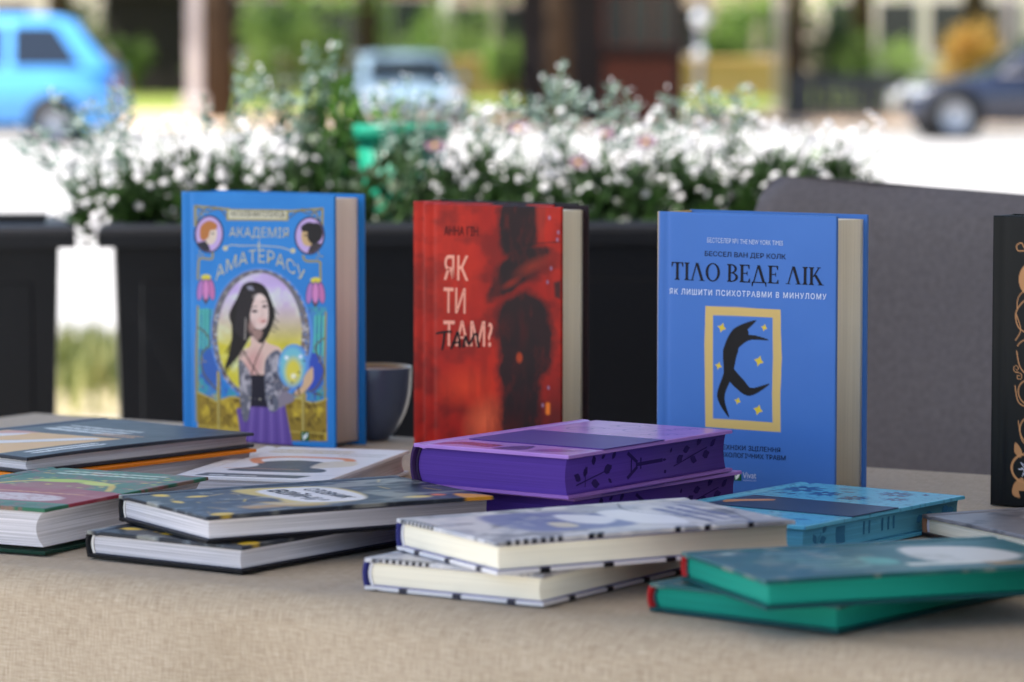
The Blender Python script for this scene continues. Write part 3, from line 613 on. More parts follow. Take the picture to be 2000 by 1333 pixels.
    # name plate and flourish
    A.poly([(276, 140), (572, 152), (570, 205), (276, 195)], GO, 3); A.poly([(286, 146), (562, 159), (560, 196), (286, 186)], (206, 202, 180), 3)
    A.line([(265, 325), (300, 312), (350, 316), (430, 318), (520, 326), (565, 338), (600, 352)], 4, LT, 2.5, 1, 6); A.ell(272, 326, 12, 12, LT, 3); A.ell(592, 346, 12, 12, LT, 3); A.line([(432, 300), (432, 335)], 6, LT, 3)
b = book('fantasy_novel', 'bright blue hardback with a painted dark-haired woman, standing left beside the cup', stood((-.2908, 3.058), -34.8, .17, .044), .17, .2169, .044,
         M['paper_tan'], (40, 124, 200), (40, 116, 196), grid_art(LB1, (40, 124, 200), art_fantasy), nx=330, ny=250, bulge=.002, sq=.0065)
lettering('author_name', b, LB1, 'НАТАЛІЯ МАТОЛІНЕЦЬ', (298, 153, 554, 188), (92, 88, 76), 0, 9)
lettering('title', b, LB1, 'АКАДЕМІЯ', (291, 232, 572, 288), (196, 192, 160), -.008, 12)
def arch(p):
    x = (p[:, 0] - 436) / 210; return np.stack([p[:, 0], p[:, 1] + 92 * x * x + 8 * x], 1)
lettering('title', b, LB1, 'АМАТЕРАСУ', (226, 335, 650, 398), (196, 192, 160), -.008, 0, arch)
logo(b, LB1, 638, 1200, 44, None, (98, 76, 34), 62)

# --- two copies of the red novel, one behind the other
LB2 = Layout((116, 91), (777, 120), (128, 1335), (786, 1392))
def art_red(A):
    A.blot(220, 260, 61, .35, .65, (192, 40, 24), .9); A.blot(120, 300, 63, .5, .8, (140, 22, 18), .6)
    A.blot(120, 90, 65, .5, .7, (96, 20, 22), 1.0 * .55)
    low = np.clip((A.Y - 850) / 300, 0, 1) * np.clip(fbm(A.X / 90, A.Y / 110, 67) * 3 - 1.1, 0, 1); A.mix(low * .8, (104, 24, 22))
    A.ell(430, 1150, 70, 90, (226, 96, 60), 110, 20, .9); A.ell(330, 980, 90, 60, (226, 70, 36), 120, 0, .6)
    A.mix(np.clip((A.X - 640) / 100, 0, 1) * np.clip((A.Y - 820) / 300, 0, 1) * .85, (84, 26, 26))
    D = (24, 20, 26); C0 = A.C.copy(); wx = A.X + 46 * (fbm(A.X / 55, A.Y / 90, 201) - .5) + 16 * (fbm(A.X / 14, A.Y / 22, 205) - .5); wy = A.Y + 40 * (fbm(A.X / 60, A.Y / 60, 203) - .5)
    X0, Y0 = A.X, A.Y; A.X, A.Y = wx, wy
    A.poly([(488, 80), (690, 90), (676, 230), (668, 300), (560, 340), (500, 330), (486, 250)], D, 30, .97, 3)
    A.poly([(478, 400), (520, 350), (640, 300), (735, 320), (690, 380), (610, 430), (620, 470), (540, 530), (440, 570), (462, 470)], D, 26, .97, 3)
    A.poly([(470, 640), (500, 575), (560, 540), (640, 520), (700, 570), (738, 660), (748, 790), (730, 900), (690, 960), (676, 1220), (560, 1250), (505, 1190), (490, 950), (478, 780)], D, 40, .97, 3)
    A.ell(640, 440, 70, 40, D, 60, -30, .8); A.X, A.Y = X0, Y0
    A.mix(np.clip((fbm(A.X / 40, A.Y / 90, 207) - .56) * 5, 0, 1) * (A.X > 430) * .28, (120, 30, 24)); A.ell(640, 400, 60, 22, (150, 48, 32), 40, -28, .7)
    A.line([(600, 300), (680, 290), (772, 286)], 6, (30, 20, 24), 8, .8); A.ell(520, 690, 30, 50, (72, 22, 22), 50, 10, .4); A.poly([(662, 95), (706, 95), (690, 270), (668, 220)], (170, 46, 32), 30, .8)
    A.ell(586, 840, 14, 24, (190, 70, 34), 10, 0, .9); A.ell(545, 480, 40, 14, (150, 40, 26), 20, -30, .7); A.poly([(660, 95), (700, 95), (690, 270), (668, 220)], (160, 44, 34), 20, .8)
    A.poly([(745, 480), (778, 470), (778, 560), (750, 550)], (40, 26, 30), 14, .9); A.line([(722, 1066), (722, 1106)], 20, (236, 120, 40), 10)
    for x, y in ((732, 412), (716, 478), (724, 985), (698, 1070), (764, 240), (722, 170), (760, 275)): A.ell(x, y, 6, 9, (150, 120, 150), 6, 0, .8)
    A.blot(60, 240, 71, .55, .8, (96, 20, 20), .3)
red_back = (44, 32, 38)
def red_book(name, label, L, yaw, w, t):
    b = book(name, label, stood(L, yaw, w, t), w, .2137, t, M['paper_cream'], (190, 38, 30), (186, 30, 26), grid_art(LB2, (170, 30, 22), art_red), back=red_back, nx=240, ny=170, bulge=.0015, sq=.005, group='copies of the red novel')
    lettering('author_name', b, LB2, 'АННА ГІН', (220, 204, 384, 250), (64, 16, 18), .01, 7)
    for s, bx in (('ЯК', (220, 343, 340, 464)), ('ТИ', (220, 500, 327, 622)), ('ТАМ?', (220, 660, 459, 784))): lettering('title', b, LB2, s, bx, (240, 160, 138), .012, 6)
    hand = [[(184, 720), (225, 712), (262, 712)], [(226, 714), (222, 760), (214, 800)], [(258, 796), (276, 750), (290, 712), (298, 752), (302, 790)], [(262, 768), (300, 762)], [(318, 790), (326, 744), (330, 736), (342, 770), (352, 766), (372, 726), (384, 728), (388, 760), (394, 790)]]
    V, Fc = [], []
    for P in hand:
        P = catmull(P, 6); d = np.gradient(P, axis=0); nrm = np.stack([-d[:, 1], d[:, 0]], 1); nrm /= np.linalg.norm(nrm, axis=1)[:, None] + 1e-9; o = len(V)
        V += (P + nrm * 5.2).tolist() + (P - nrm * 5.2).tolist(); n = len(P); Fc += [(o + i, o + i + 1, o + n + i + 1, o + n + i) for i in range(n - 1)]
    decal('handwritten_title', b, LB2.inv(*np.array(V).T), Fc, (26, 22, 26), .0005)
    return b
red_book('red_novel', 'red hardback with a dark figure on its cover, front copy of two standing', (-.0732, 2.8745), -35.8, .139, .040)
red_book('red_novel', 'red hardback standing close behind the other red copy, mostly hidden', (-.0835, 2.925), -35.8, .144, .038)

# --- blue non-fiction hardback with ochre spine
LB3 = Layout((58, 57), (837, 84), (66, 1272), (846, 1340))
def art_body(A):
    A.blot(300, 300, 81, .4, .7, (78, 126, 202), .35); A.mix(np.clip((70 - A.X) / 6, 0, 1), (206, 176, 110))
    OC = (216, 184, 112)
    A.poly([(280, 472), (420, 478), (606, 490), (609, 600), (614, 700), (610, 860), (613, 1027), (500, 1020), (285, 1005), (282, 860), (277, 640)], OC, 2.5)
    A.poly([(313, 513), (410, 517), (572, 525), (576, 700), (574, 860), (578, 985), (470, 978), (318, 968), (316, 760)], (76, 124, 200), 2.5)
    K = (18, 17, 22)          # a plain dark cut-paper motif: a swaying frond
    def brush(pts, ws):
        Q = catmull(pts, 8); n = len(Q); W_ = np.interp(np.linspace(0, 1, n), np.linspace(0, 1, len(ws)), ws); d = np.gradient(Q, axis=0); nr = np.stack([-d[:, 1], d[:, 0]], 1); nr /= np.linalg.norm(nr, axis=1)[:, None]
        A.poly((Q + nr * W_[:, None] / 2).tolist() + (Q - nr * W_[:, None] / 2)[::-1].tolist(), K, 2.5)
    brush([(388, 962), (352, 870), (382, 770), (392, 670), (424, 590), (502, 536)], [3, 34, 40, 66, 52, 3]); brush([(412, 650), (470, 612), (556, 622)], [30, 26, 3]); brush([(384, 760), (430, 812), (480, 850), (562, 816)], [50, 50, 36, 4]); A.ell(440, 592, 30, 26, K, 2.5)
    for x, y, r in ((353, 568, 20), (537, 568, 15), (340, 735, 16), (516, 715, 22), (426, 890, 15), (515, 930, 22)):
        A.poly([(x + (r if k % 2 == 0 else r * .5) * math.cos(k * math.pi / 4 + .3), y + (r if k % 2 == 0 else r * .5) * 1.1 * math.sin(k * math.pi / 4 + .3)) for k in range(8)], (226, 196, 60), 2)
b = book('psychology_book', 'thick blue hardback with ochre framed picture and ochre spine, standing upright', stood((.1117, 2.6889), -36.6, .162, .047), .162, .2148, .047,
         M['paper_cream'], (70, 118, 194), (214, 178, 96), grid_art(LB3, (70, 118, 194), art_body), nx=300, ny=220, bulge=.0005, conc=.003)
lettering('banner_line', b, LB3, 'БЕСТСЕЛЕР №1 THE NEW YORK TIMES', (285, 180, 613, 202), (196, 208, 232), 0, 15)
lettering('author_name', b, LB3, 'БЕССЕЛ ВАН ДЕР КОЛК', (275, 239, 626, 266), (22, 24, 44), .008, 16)
lettering('title', b, LB3, 'ТІЛО ВЕДЕ ЛІК', (128, 291, 788, 386), (18, 20, 34), 0, 28, serif=True)
lettering('subtitle', b, LB3, 'ЯК ЛИШИТИ ПСИХОТРАВМИ В МИНУЛОМУ', (120, 407, 800, 433), (214, 224, 244), .012, 27, spacing=1.25)
lettering('subtitle', b, LB3, 'НОВІ ТЕХНІКИ ЗЦІЛЕННЯ', (268, 1086, 613, 1112), (20, 22, 40), .004, 20)
lettering('subtitle', b, LB3, 'ВІД ПСИХОЛОГІЧНИХ ТРАВМ', (262, 1120, 636, 1146), (20, 22, 40), .004, 22)
logo(b, LB3, 411, 1200, 41, None, (206, 214, 236), 58)
lettering('logo_line', b, LB3, 'ВИДАВНИЦТВО', (455, 1238, 512, 1245), (196, 206, 230), 0, 2)

# --- black hardback with gold scrollwork at the right edge
LB4 = Layout((0, 0), (145, 0), (0, 216), (145, 216))       # millimetres
GOLD = (196, 142, 96)
def spiral(cx, cy, r, a0, turns, n=40, sx=1.0): return [(cx + sx * r * (1 - .75 * k / n) * math.cos(R(a0) + turns * 6.283 * k / n), cy + r * (1 - .75 * k / n) * math.sin(R(a0) + turns * 6.283 * k / n)) for k in range(n + 1)]
def art_black(A):
    for sx, ox in ((1, 0), (-1, 145)):
        X = lambda x: ox + sx * x
        for P, wd in (([(32, 24), (22, 26), (20, 22), (24, 20), (27, 24), (36, 27)], 1.3), (spiral(31, 26, 4, 180, 1.1), 1.0),
                      ([(32, 60), (25, 64), (20, 72), (22, 82), (30, 86), (36, 80)], 1.5), ([(30, 52), (22, 60), (21, 70)], 1.1), ([(20, 72), (24, 84), (20, 92)], 1.2),
                      (spiral(32, 100, 11, 200, .7), 1.3), ([(21, 100), (24, 112), (32, 118), (38, 112)], 1.4), (spiral(21, 113, 3, 60, 1.2), .9), (spiral(23, 119, 3, 250, 1.2), .9),
                      (spiral(32, 128, 12, 90, .8), 1.4), ([(20, 126), (23, 138), (32, 142)], 1.3), (spiral(35, 156, 13, 110, .75), 1.5), ([(23, 152), (26, 166), (34, 172)], 1.2)):
            A.line([(X(p[0]), p[1]) for p in (catmull(P, 5) if len(P) < 12 else P)], wd * .62, GOLD, .5)
        A.poly([(X(x), y) for x, y in ((32, 33), (25, 38), (22, 46), (24, 54), (30, 58), (34, 50), (35, 40))], GOLD, .5, 1, 5); A.line([(X(33), 34), (X(27), 46), (X(29), 60)], .7, (26, 28, 30), .4)
        A.poly([(X(x), y) for x, y in ((21, 168), (20, 175), (25, 179), (26, 174))], GOLD, .5, .9, 4)
        for y in (205,): A.poly([(X(x), q) for x, q in ((27, 194), (20, 199), (19, 207), (25, 209), (24, 204), (29, 203))], GOLD, .5, .9, 5)
        A.ring(X(31), 187, 13, 11, 1.7, GOLD, .5)
        A.poly([(X(30 + (7 if k % 2 == 0 else 2.4) * math.cos(k * math.pi / 7 + .3)), 187 + (7 if k % 2 == 0 else 2.4) * math.sin(k * math.pi / 7 + .3)) for k in range(14)], (226, 226, 244), .5)
        A.poly([(X(30 + (5 if k % 2 == 0 else 1.6) * math.cos(k * math.pi / 7 + .3)), 187 + (5 if k % 2 == 0 else 1.6) * math.sin(k * math.pi / 7 + .3)) for k in range(14)], (26, 28, 30), .5)
book('black_novel', 'black hardback with gold scrollwork standing at the right edge', stood((.3563, 2.5823), -33, .145, .036), .145, .2163, .036,
     M['paper_cream'], (20, 22, 24), (16, 17, 19), grid_art(LB4, (22, 24, 26), art_black), nx=260, ny=180, bulge=.003)

# ------------------------------------------------------------------ books lying flat
def flat_art(w, l, base, fn):
    def art(S, T, X, Y):
        A = Art(S * w * 1000, T * l * 1000, base); A.w, A.l = w * 1000, l * 1000; fn(A); return A.C
    return art
# coordinates below: millimetres, x from the spine, y from the tail
def art_slate(A):
    A.blot(60, 60, 91, .4, .7, (76, 80, 92), .5); A.poly([(16, -2), (140, -2), (140, 128), (16, 120)], (222, 178, 118), 1)
    A.poly([(34, 6), (70, 20), (100, 60), (128, 110), (112, 116), (84, 72), (50, 40), (26, 30)], (226, 222, 226), 2, 1, 6)
    A.poly([(22, 40), (40, 60), (52, 100), (44, 118), (28, 96)], (226, 218, 222), 2, 1, 6); A.poly([(18, 90), (36, 104), (52, 122), (24, 120)], (206, 142, 132), 3, .9, 5)
    A.poly([(70, -2), (96, 4), (92, 26), (74, 20)], (110, 120, 160), 2, 1, 5)
    A.line([(100, 60), (112, 80), (128, 108)], 1, (40, 40, 50), 1); A.line([(50, 40), (60, 52), (84, 72)], 1, (60, 50, 60), 1)
    for k in range(3): A.dashes(30, 150 + k * 13, 80, 0, 8, 6 - k, (216, 222, 226), 3 + k)
    for k in range(2): A.dashes(96, 140 + k * 9, 44, 0, 8, 3, (206, 150, 96), 9 + k)
    for k in range(2): A.dashes(150 + k * 8, 20, 0, 60, 8, 3, (220, 222, 226), 19 + k); 
def dash_v(A, x, y0, y1, w, c, seed):
    r = random.Random(seed); y = y0
    while y < y1:
        L = r.uniform(1.5, 4); A.line([(x + r.uniform(-1, 1), y), (x + r.uniform(-1, 1), min(y1, y + L))], w, c, 1); y += L + r.uniform(.8, 2)
def art_slate2(A):
    art_slate(A)
    for k in range(2): dash_v(A, 150 + 9 * k, 24, 92, 4, (222, 224, 228), 31 + k)
book('slate_book', 'slate grey hardback with a tan picture panel, topmost of the left rear stack', laid((-.3587, 2.5606), 49.3, .175, .0258), .175, .237, .0125, M['paper_white'],
     (56, 60, 70), (60, 62, 70), flat_art(.175, .237, (56, 60, 70), art_slate2), nx=150, ny=110, bow=.0009, bulge=.001)
book('orange_book', 'orange hardback mostly hidden under the slate grey book', laid((-.352, 2.553), 50.5, .165, 0), .165, .236, .0252, M['paper_white'],
     (226, 128, 30), (200, 104, 24), None, back=(60, 44, 34), bulge=.001, lift=-.0)
def art_folk(A):
    A.blot(40, 40, 101, .42, .66, (64, 120, 92), .6); A.poly([(-2, 28), (142, 28), (142, 92), (60, 110), (-2, 96)], (156, 62, 78), 2)
    A.blot(14, 14, 103, .6, .72, (176, 110, 110), .5)
    A.poly([(48, 34), (112, 34), (118, 56), (80, 66), (44, 56)], (214, 200, 206), 3, .9, 4); A.blot(5, 5, 105, .55, .62, (156, 74, 88), .4)
    P = [(20, 92), (36, 124), (70, 142), (104, 132), (124, 100)]; A.line(P, 5, (206, 176, 70), 2, 1, 8); A.ell(70, 112, 30, 20, (150, 84, 84), 6)
    A.ell(60, 138, 22, 9, (176, 200, 60), 4, 10); A.ell(92, 132, 16, 7, (196, 206, 90), 4, -20)
    r = random.Random(4)
    for k in range(46): A.ell(r.uniform(8, 132), r.uniform(98, 190), r.uniform(1.2, 3.2), r.uniform(1, 2.4), r.choice([(196, 200, 80), (170, 190, 110), (206, 170, 70)]), 1.5, 0, .8)
    for k in range(2): A.dashes(30, 176 + 12 * k, 84, 0, 8, 4, (206, 220, 206), 40 + k, .7)
    A.dashes(20, 74, 100, 0, 8, 4, (206, 150, 110), 47, .7)
    A.poly([(-2, 20), (142, 20), (142, 28), (-2, 28)], (60, 116, 90), 1)
book('folk_art_book', 'thick green and crimson hardback lying at the left edge', laid((-.3125, 2.3115), 62.8, .14, 0), .14, .205, .0315, M['paper_white'],
     (64, 122, 96), (40, 84, 66), flat_art(.14, .205, (48, 104, 80), art_folk), back=(18, 56, 46), nx=150, ny=110, conc=.006, bulge=.004, drop=.0025)
def art_war(A):
    A.blot(50, 70, 111, .4, .66, (66, 72, 84), .7); A.blot(9, 14, 113, .64, .74, (120, 130, 140), .5)
    A.poly([(20, 78), (44, 74), (80, 80), (112, 74), (118, 110), (104, 134), (70, 146), (34, 140), (22, 112)], (214, 190, 96), 5, .95, 5)
    A.poly([(30, 92), (64, 84), (108, 90), (112, 128), (76, 142), (34, 136)], (232, 230, 234), 4, 1, 5)
    A.poly([(92, 62), (122, 70), (126, 96), (108, 84)], (206, 170, 70), 5, .9, 4); A.poly([(104, 40), (120, 44), (118, 72), (108, 66)], (196, 150, 70), 5, .8, 4)
    for k in range(26):
        r = random.Random(k + 5); x, y = r.uniform(10, 126), r.choice([r.uniform(8, 70), r.uniform(150, 206)]); a = r.uniform(0, 3.1); L = r.uniform(4, 16)
        A.line([(x, y), (x + L * math.cos(a), y + L * math.sin(a))], r.uniform(1, 2.6), r.choice([(214, 184, 60), (190, 160, 80), (120, 130, 130), (206, 206, 180)]), 1.5, .8)
    for x, y, rx, ry in ((130, 14, 6, 8), (20, 22, 9, 5), (60, 16, 7, 3), (40, 40, 5, 8)): A.ell(x, y, rx, ry, (226, 190, 50), 2)
    A.poly([(112, 198), (138, 194), (138, 214), (120, 210)], (216, 150, 50), 3, 1, 4); A.ell(116, 168, 6, 10, (226, 196, 70), 3); A.ell(112, 186, 5, 5, (226, 120, 60), 3)
    A.blot(20, 40, 117, .6, .7, (206, 206, 196), .35)
def war_book(label, N, yaw, z):
    w, l = .136, .216
    b = book('war_dictionary', label, laid(N, yaw, w, z), w, l, .0182, M['paper_white'], (52, 55, 62), (24, 25, 30), flat_art(w, l, (44, 48, 56), art_war), back=(26, 27, 32), nx=160, ny=110, bulge=.002, conc=.001, bow=.0005, group='copies of the war dictionary', ends=(60, 62, 80))
    for s, y0, y1, x0, x1 in (('ВІЙНИ', 112, 94, 36, 104), ('СЛОВНИК', 130, 118, 42, 100)):
        v, f = text_polys(s, .012); p = fit_box(v, x0, y0, x1, y1, 0); decal('title', b, (p[:, 0] / 136, p[:, 1] / 216), f, (34, 32, 40), .0004)
    return b
war_book('black and yellow hardback lying on top of its second copy, left of centre', (-.1971, 2.2315), 31.1, .0186)
war_book('black hardback under the black and yellow one, directly on the cloth', (-.1739, 2.2254), 54.3, 0)
def art_white(A):
    A.blot(60, 60, 121, .45, .7, (236, 234, 240), .4)
    A.poly([(28, 42), (96, 42), (100, 62), (84, 76), (90, 104), (60, 118), (34, 100), (40, 74)], (78, 84, 92), 2, 1, 4); A.line([(34, 96), (24, 122), (44, 140), (88, 138), (100, 124)], 9, (222, 142, 96), 2, 1, 8)
    A.poly([(86, 70), (112, 92), (104, 122), (82, 110)], (214, 204, 186), 3, .9, 3)
    A.poly([(14, 4), (96, 4), (102, 22), (18, 24)], (84, 90, 98), 1.5); A.line([(4, 29), (118, 28)], 1.6, (196, 196, 206), 1.5)
    A.poly([(24, 9), (36, 9), (36, 14), (24, 14)], (230, 230, 234), 1); A.dashes(40, 11, 22, 0, 5, 2.4, (214, 214, 220), 60)
    for k in range(2): A.dashes(18, 172 + 13 * k, 64, 0, 6, 4.5, (186, 166, 116), 61 + k, .9)
    for k in range(2): A.dashes(80, 158 + 12 * k, 34, 0, 6, 3, (170, 170, 170), 65 + k, .8)
    A.dashes(20, 58, 60, 0, 6, 2, (200, 150, 120), 69)
book('white_book', 'white hardback with grey and orange shapes lying before the blue fantasy book', laid((-.1372, 2.576), 74.8, .122, 0), .122, .21, .0192, M['paper_white'],
     (222, 222, 230), (226, 226, 232), flat_art(.122, .21, (224, 224, 232), art_white), nx=150, ny=100, bulge=.001)
# purple pair with sprayed edges
def art_lilac(A):
    P1 = (98, 52, 130); A.blot(50, 60, 131, .4, .7, (190, 148, 226), .5)
    A.poly([(14, 8), (34, 14), (58, 10), (60, 26), (40, 30), (22, 28)], (132, 60, 124), 2, .9, 4); A.poly([(64, 6), (88, 10), (82, 34), (70, 28)], (88, 56, 140), 2, .9, 4); A.ell(108, 20, 14, 8, (146, 92, 180), 3, 20)
    A.line([(96, 8), (110, 14), (124, 30)], 2.5, P1, 1.5, .9, 5)
    for cx, cy, r in ((40, 152, 16), (84, 166, 20), (110, 150, 12), (60, 186, 14), (104, 190, 10)):
        A.line(spiral(cx, cy, r, 30, 1.4, 30), 1.1, (120, 84, 176), 1, .9); A.line([(cx - r, cy - 8), (cx, cy + 4), (cx + r, cy + 12)], 1.2, (96, 62, 150), 1, .8, 5)
def sprayed(bk, shapes, c):
    """leaf sprays and small motifs stencilled on the fore edge"""
    w, l, t = bk['dims']; mt = ink(c, .8)
    for P in shapes:
        V = [(x / 1000, .00335 + bk['conc'] * (1 - min(1, abs(z / 1000 - t / 2) / (t / 2 - .0025)) ** 2), z / 1000) for x, z in P]
        obj('edge_print', mesh('edge_print', V, [tuple(range(len(P)))]), mt, bk)
def leafp(x, z, L, a, wd=.32): 
    e = (math.cos(R(a)), math.sin(R(a))); n = (-e[1], e[0])
    return [(x + e[0] * L * s + n[0] * L * wd * q, z + e[1] * L * s + n[1] * L * wd * q) for s, q in ((0, 0), (.25, .8), (.55, 1), (1, 0), (.55, -1), (.25, -.8))]
def stripp(a, b, wd):
    d = np.subtract(b, a); n = np.array([-d[1], d[0]]) / (np.hypot(*d) + 1e-9) * wd / 2; a, b = np.array(a), np.array(b); return [tuple(a + n), tuple(b + n), tuple(b - n), tuple(a - n)]
PURP = [leafp(22, 11, 9, 150), leafp(26, 13, 8, 60), leafp(34, 8, 10, -10), leafp(38, 20, 8, 110), leafp(50, 14, 11, 20), leafp(60, 22, 7, 70), stripp((16, 8), (60, 16), .8), stripp((26, 6), (28, 20), .8), leafp(46, 24, 5, 30), leafp(55, 9, 5, -40),
        stripp((78, 7), (92, 14), 2.4), stripp((78, 25), (92, 17), 2.4), stripp((90, 15.5), (124, 15.8), 2.6), stripp((84, 11), (84, 21), 1.4), stripp((96, 12), (96, 20), 1.6), leafp(124, 15.8, 5, 0, .2),
        leafp(142, 12, 10, 30), leafp(150, 20, 9, 10), leafp(160, 14, 9, -20), stripp((138, 10), (182, 20), .8), leafp(168, 22, 9, 60), leafp(176, 14, 10, 10), leafp(186, 20, 8, 40), leafp(134, 20, 4, 80), leafp(128, 8, 4, 200)]
def purple_book(label, N, yaw, z, w, l):
    b = book('purple_novel', label, laid(N, yaw, w, z), w, l, .0305, M['paper_purple'], (170, 122, 208), (60, 34, 84), flat_art(w, l, (172, 124, 210), art_lilac), back=(164, 116, 202), nx=150, ny=100, bulge=.004, conc=.002, group='purple novels with sprayed edges', band=(40, 22, 60), mat=M['print_gloss'])
    b['conc'] = .002; sprayed(b, PURP, (48, 28, 96))
    # printed paper band round the cover
    for nm, z0, z1 in (('paper_band', .0305 + .0001, .0305 + .0008), ('paper_band', -.0005, .0)):
        o = box(nm, (.042, .118, -.0006, w - .018, z0, z1), ink((80, 52, 138), .25), b, .0002, 1)
    return b
purple_book('purple hardback with leaf prints on its edge, upper of the purple pair', (.0385, 2.358), 54.0, .0316, .134, .208)
purple_book('purple hardback underneath the other purple one, nearly hidden', (.043, 2.376), 52.2, .0004, .134, .205)
# grey white illustrated pair
def art_sketch(A):
    A.blot(26, 34, 141, .45, .6, (160, 162, 172), .8); A.blot(16, 20, 143, .58, .68, (92, 94, 106), .7)
    A.poly([(24, 46), (96, 40), (110, 78), (100, 118), (52, 126), (22, 96)], (104, 114, 164), 6, .9, 5); A.blot(14, 14, 145, .56, .7, (178, 180, 192), .6)
    A.poly([(36, 96), (70, 86), (92, 100), (64, 122)], (232, 232, 240), 4, .9, 4); A.poly([(70, 70), (92, 66), (96, 78), (76, 82)], (216, 206, 182), 3, .9, 4)
    A.poly([(40, 124), (96, 120), (116, 146), (70, 160), (36, 150)], (234, 234, 240), 4, .95, 5)
    for k in range(3): A.dashes(40 - 4 * k, 168 + 12 * k, 70, 0, 6, 4, (96, 104, 150), 70 + k, .9)
    for P in ([(8, 160), (40, 148), (90, 166), (126, 160)], [(14, 196), (60, 206), (120, 190)], [(104, 120), (118, 150), (128, 190)]): A.line(P, 1.6, (60, 60, 74), 1.2, .9, 6)
    for k in range(9): A.line([(8 + k * 5, 0), (10 + k * 5, 4)], 3, (24, 24, 30), 1)
    for k in range(7): A.line([(131, 8 + k * 6), (126, 11 + k * 6)], 3.2, (24, 24, 30), 1)
    for y in (66, 72, 128, 150, 182): A.line([(131, y), (125, y + 5)], 4, (22, 22, 28), 1)
def sketch_book(label, N, yaw, z, w, l):
    b = book('sketch_novel', label, laid(N, yaw, w, z), w, l, .0203, M['paper_cream'], (214, 214, 220), (44, 46, 110), flat_art(w, l, (212, 210, 212), art_sketch), back=(216, 216, 224), nx=150, ny=100, bulge=.0025, conc=.0015, bow=.0005, group='copies of the grey and white novel', band=(216, 216, 226), ends=(96, 98, 160))
    for x in (.03, .075, .12, .16): box('cover_mark', (x, x + .007, -.0003, .012, -.0002, .0027), ink((26, 26, 32)), b)
    for y in (.02, .06, .1): box('cover_mark', (-.0003, .012, y, y + .006, -.0002, .0027), ink((60, 60, 72)), b)
    return b
sketch_book('grey and white hardback with blue blotches, upper of the pair at front centre', (-.009, 2.076), 29.5, .0209, .131, .216)
sketch_book('cream paged hardback with dark blue spine, lower of the pair at front centre', (.0189, 2.088), 57.3, 0, .133, .205)
# light blue book
def art_sky(A):
    A.blot(60, 60, 151, .4, .7, (110, 192, 228), .5); N = (38, 82, 132)
    def flower(cx, cy, r, n=9):
        for k in range(n): a = k * 6.283 / n; A.ell(cx + r * .55 * math.cos(a), cy + r * .55 * math.sin(a), r * .5, r * .2, N, 1.2, math.degrees(a), .9)
        A.ell(cx, cy, r * .18, r * .18, (120, 196, 226), 1)
    for f in ((26, 172, 17), (54, 158, 13), (96, 186, 13), (84, 150, 11), (112, 160, 9)): flower(*f)
    for x, y, a in ((22, 142, 30), (34, 138, 80), (14, 150, 120), (68, 178, 200), (74, 140, 10), (104, 172, 60), (118, 190, 120), (46, 188, 30)): A.poly(leafp(x, y, 12, a, .22), N, 1.2, .9)
    for x, y, a in ((30, 18, 20), (60, 30, -20), (90, 16, 40), (110, 28, 10), (46, 10, 160), (76, 22, 200)): A.poly(leafp(x, y, 14, a, .25), (60, 120, 170), 1.2, .9)
    A.blot(3, 3, 155, .64, .7, (60, 110, 160), .5)
b = book('sky_blue_novel', 'light blue hardback with blue flower prints lying before the standing blue book', laid((.1947, 2.2925), 52.5, .139, 0), .139, .209, .0222, M['paper_blue'],
         (92, 178, 216), (60, 130, 176), flat_art(.139, .209, (92, 180, 218), art_sky), back=(84, 168, 206), nx=160, ny=110, bulge=.003, conc=.001, band=(60, 120, 160), mat=M['print_gloss'])
b['conc'] = .001
sprayed(b, [leafp(20, 8, 8, 120), leafp(24, 9, 9, 10), leafp(28, 14, 8, 60), stripp((18, 5), (26, 15), .6), leafp(50, 11, 8, 45, .5), leafp(50, 11, 8, 135, .5), leafp(50, 11, 8, 225, .5), leafp(50, 11, 8, 315, .5)]
        + [stripp((x, 8), (x, 17), 2.2) for x in (80, 87, 104, 112, 119)] + [leafp(150, 9, 9, 30), leafp(162, 12, 9, 10), leafp(184, 12, 10, 20, .4), leafp(192, 12, 9, 10)], (56, 120, 162))
box('paper_band', (.058, .118, -.0006, .119, .0223, .0230), ink((44, 66, 100), .3), b, .0002, 1); box('paper_band', (.058, .118, -.0006, .119, -.0005, .0), ink((34, 56, 84), .3), b, .0002, 1)
pl = catmull([(.07, .112), (.082, .104), (.096, .09), (.104, .094), (.09, .112), (.08, .118)], 5, True)
obj('portrait_print', mesh('portrait_print', [(x, y, .0231) for x, y in pl], [tuple(range(len(pl)))]), ink((196, 140, 100)), b)
# grey book at the right edge
def art_grey(A):
    A.blot(40, 50, 161, .4, .66, (136, 134, 140), .7); A.poly([(40, 60), (90, 54), (112, 90), (84, 126), (44, 116)], (206, 204, 208), 10, .9, 4); A.blot(12, 16, 163, .6, .72, (70, 70, 76), .6)
book('grey_book', 'thin grey hardback with cream pages lying at the right edge', laid((.346, 2.288), 26, .138, 0), .138, .205, .0152, M['paper_cream'], (104, 102, 108), (150, 108, 84),
     flat_art(.138, .205, (106, 104, 110), art_grey), back=(52, 44, 44), nx=120, ny=80, bulge=.001, band=(226, 222, 240))
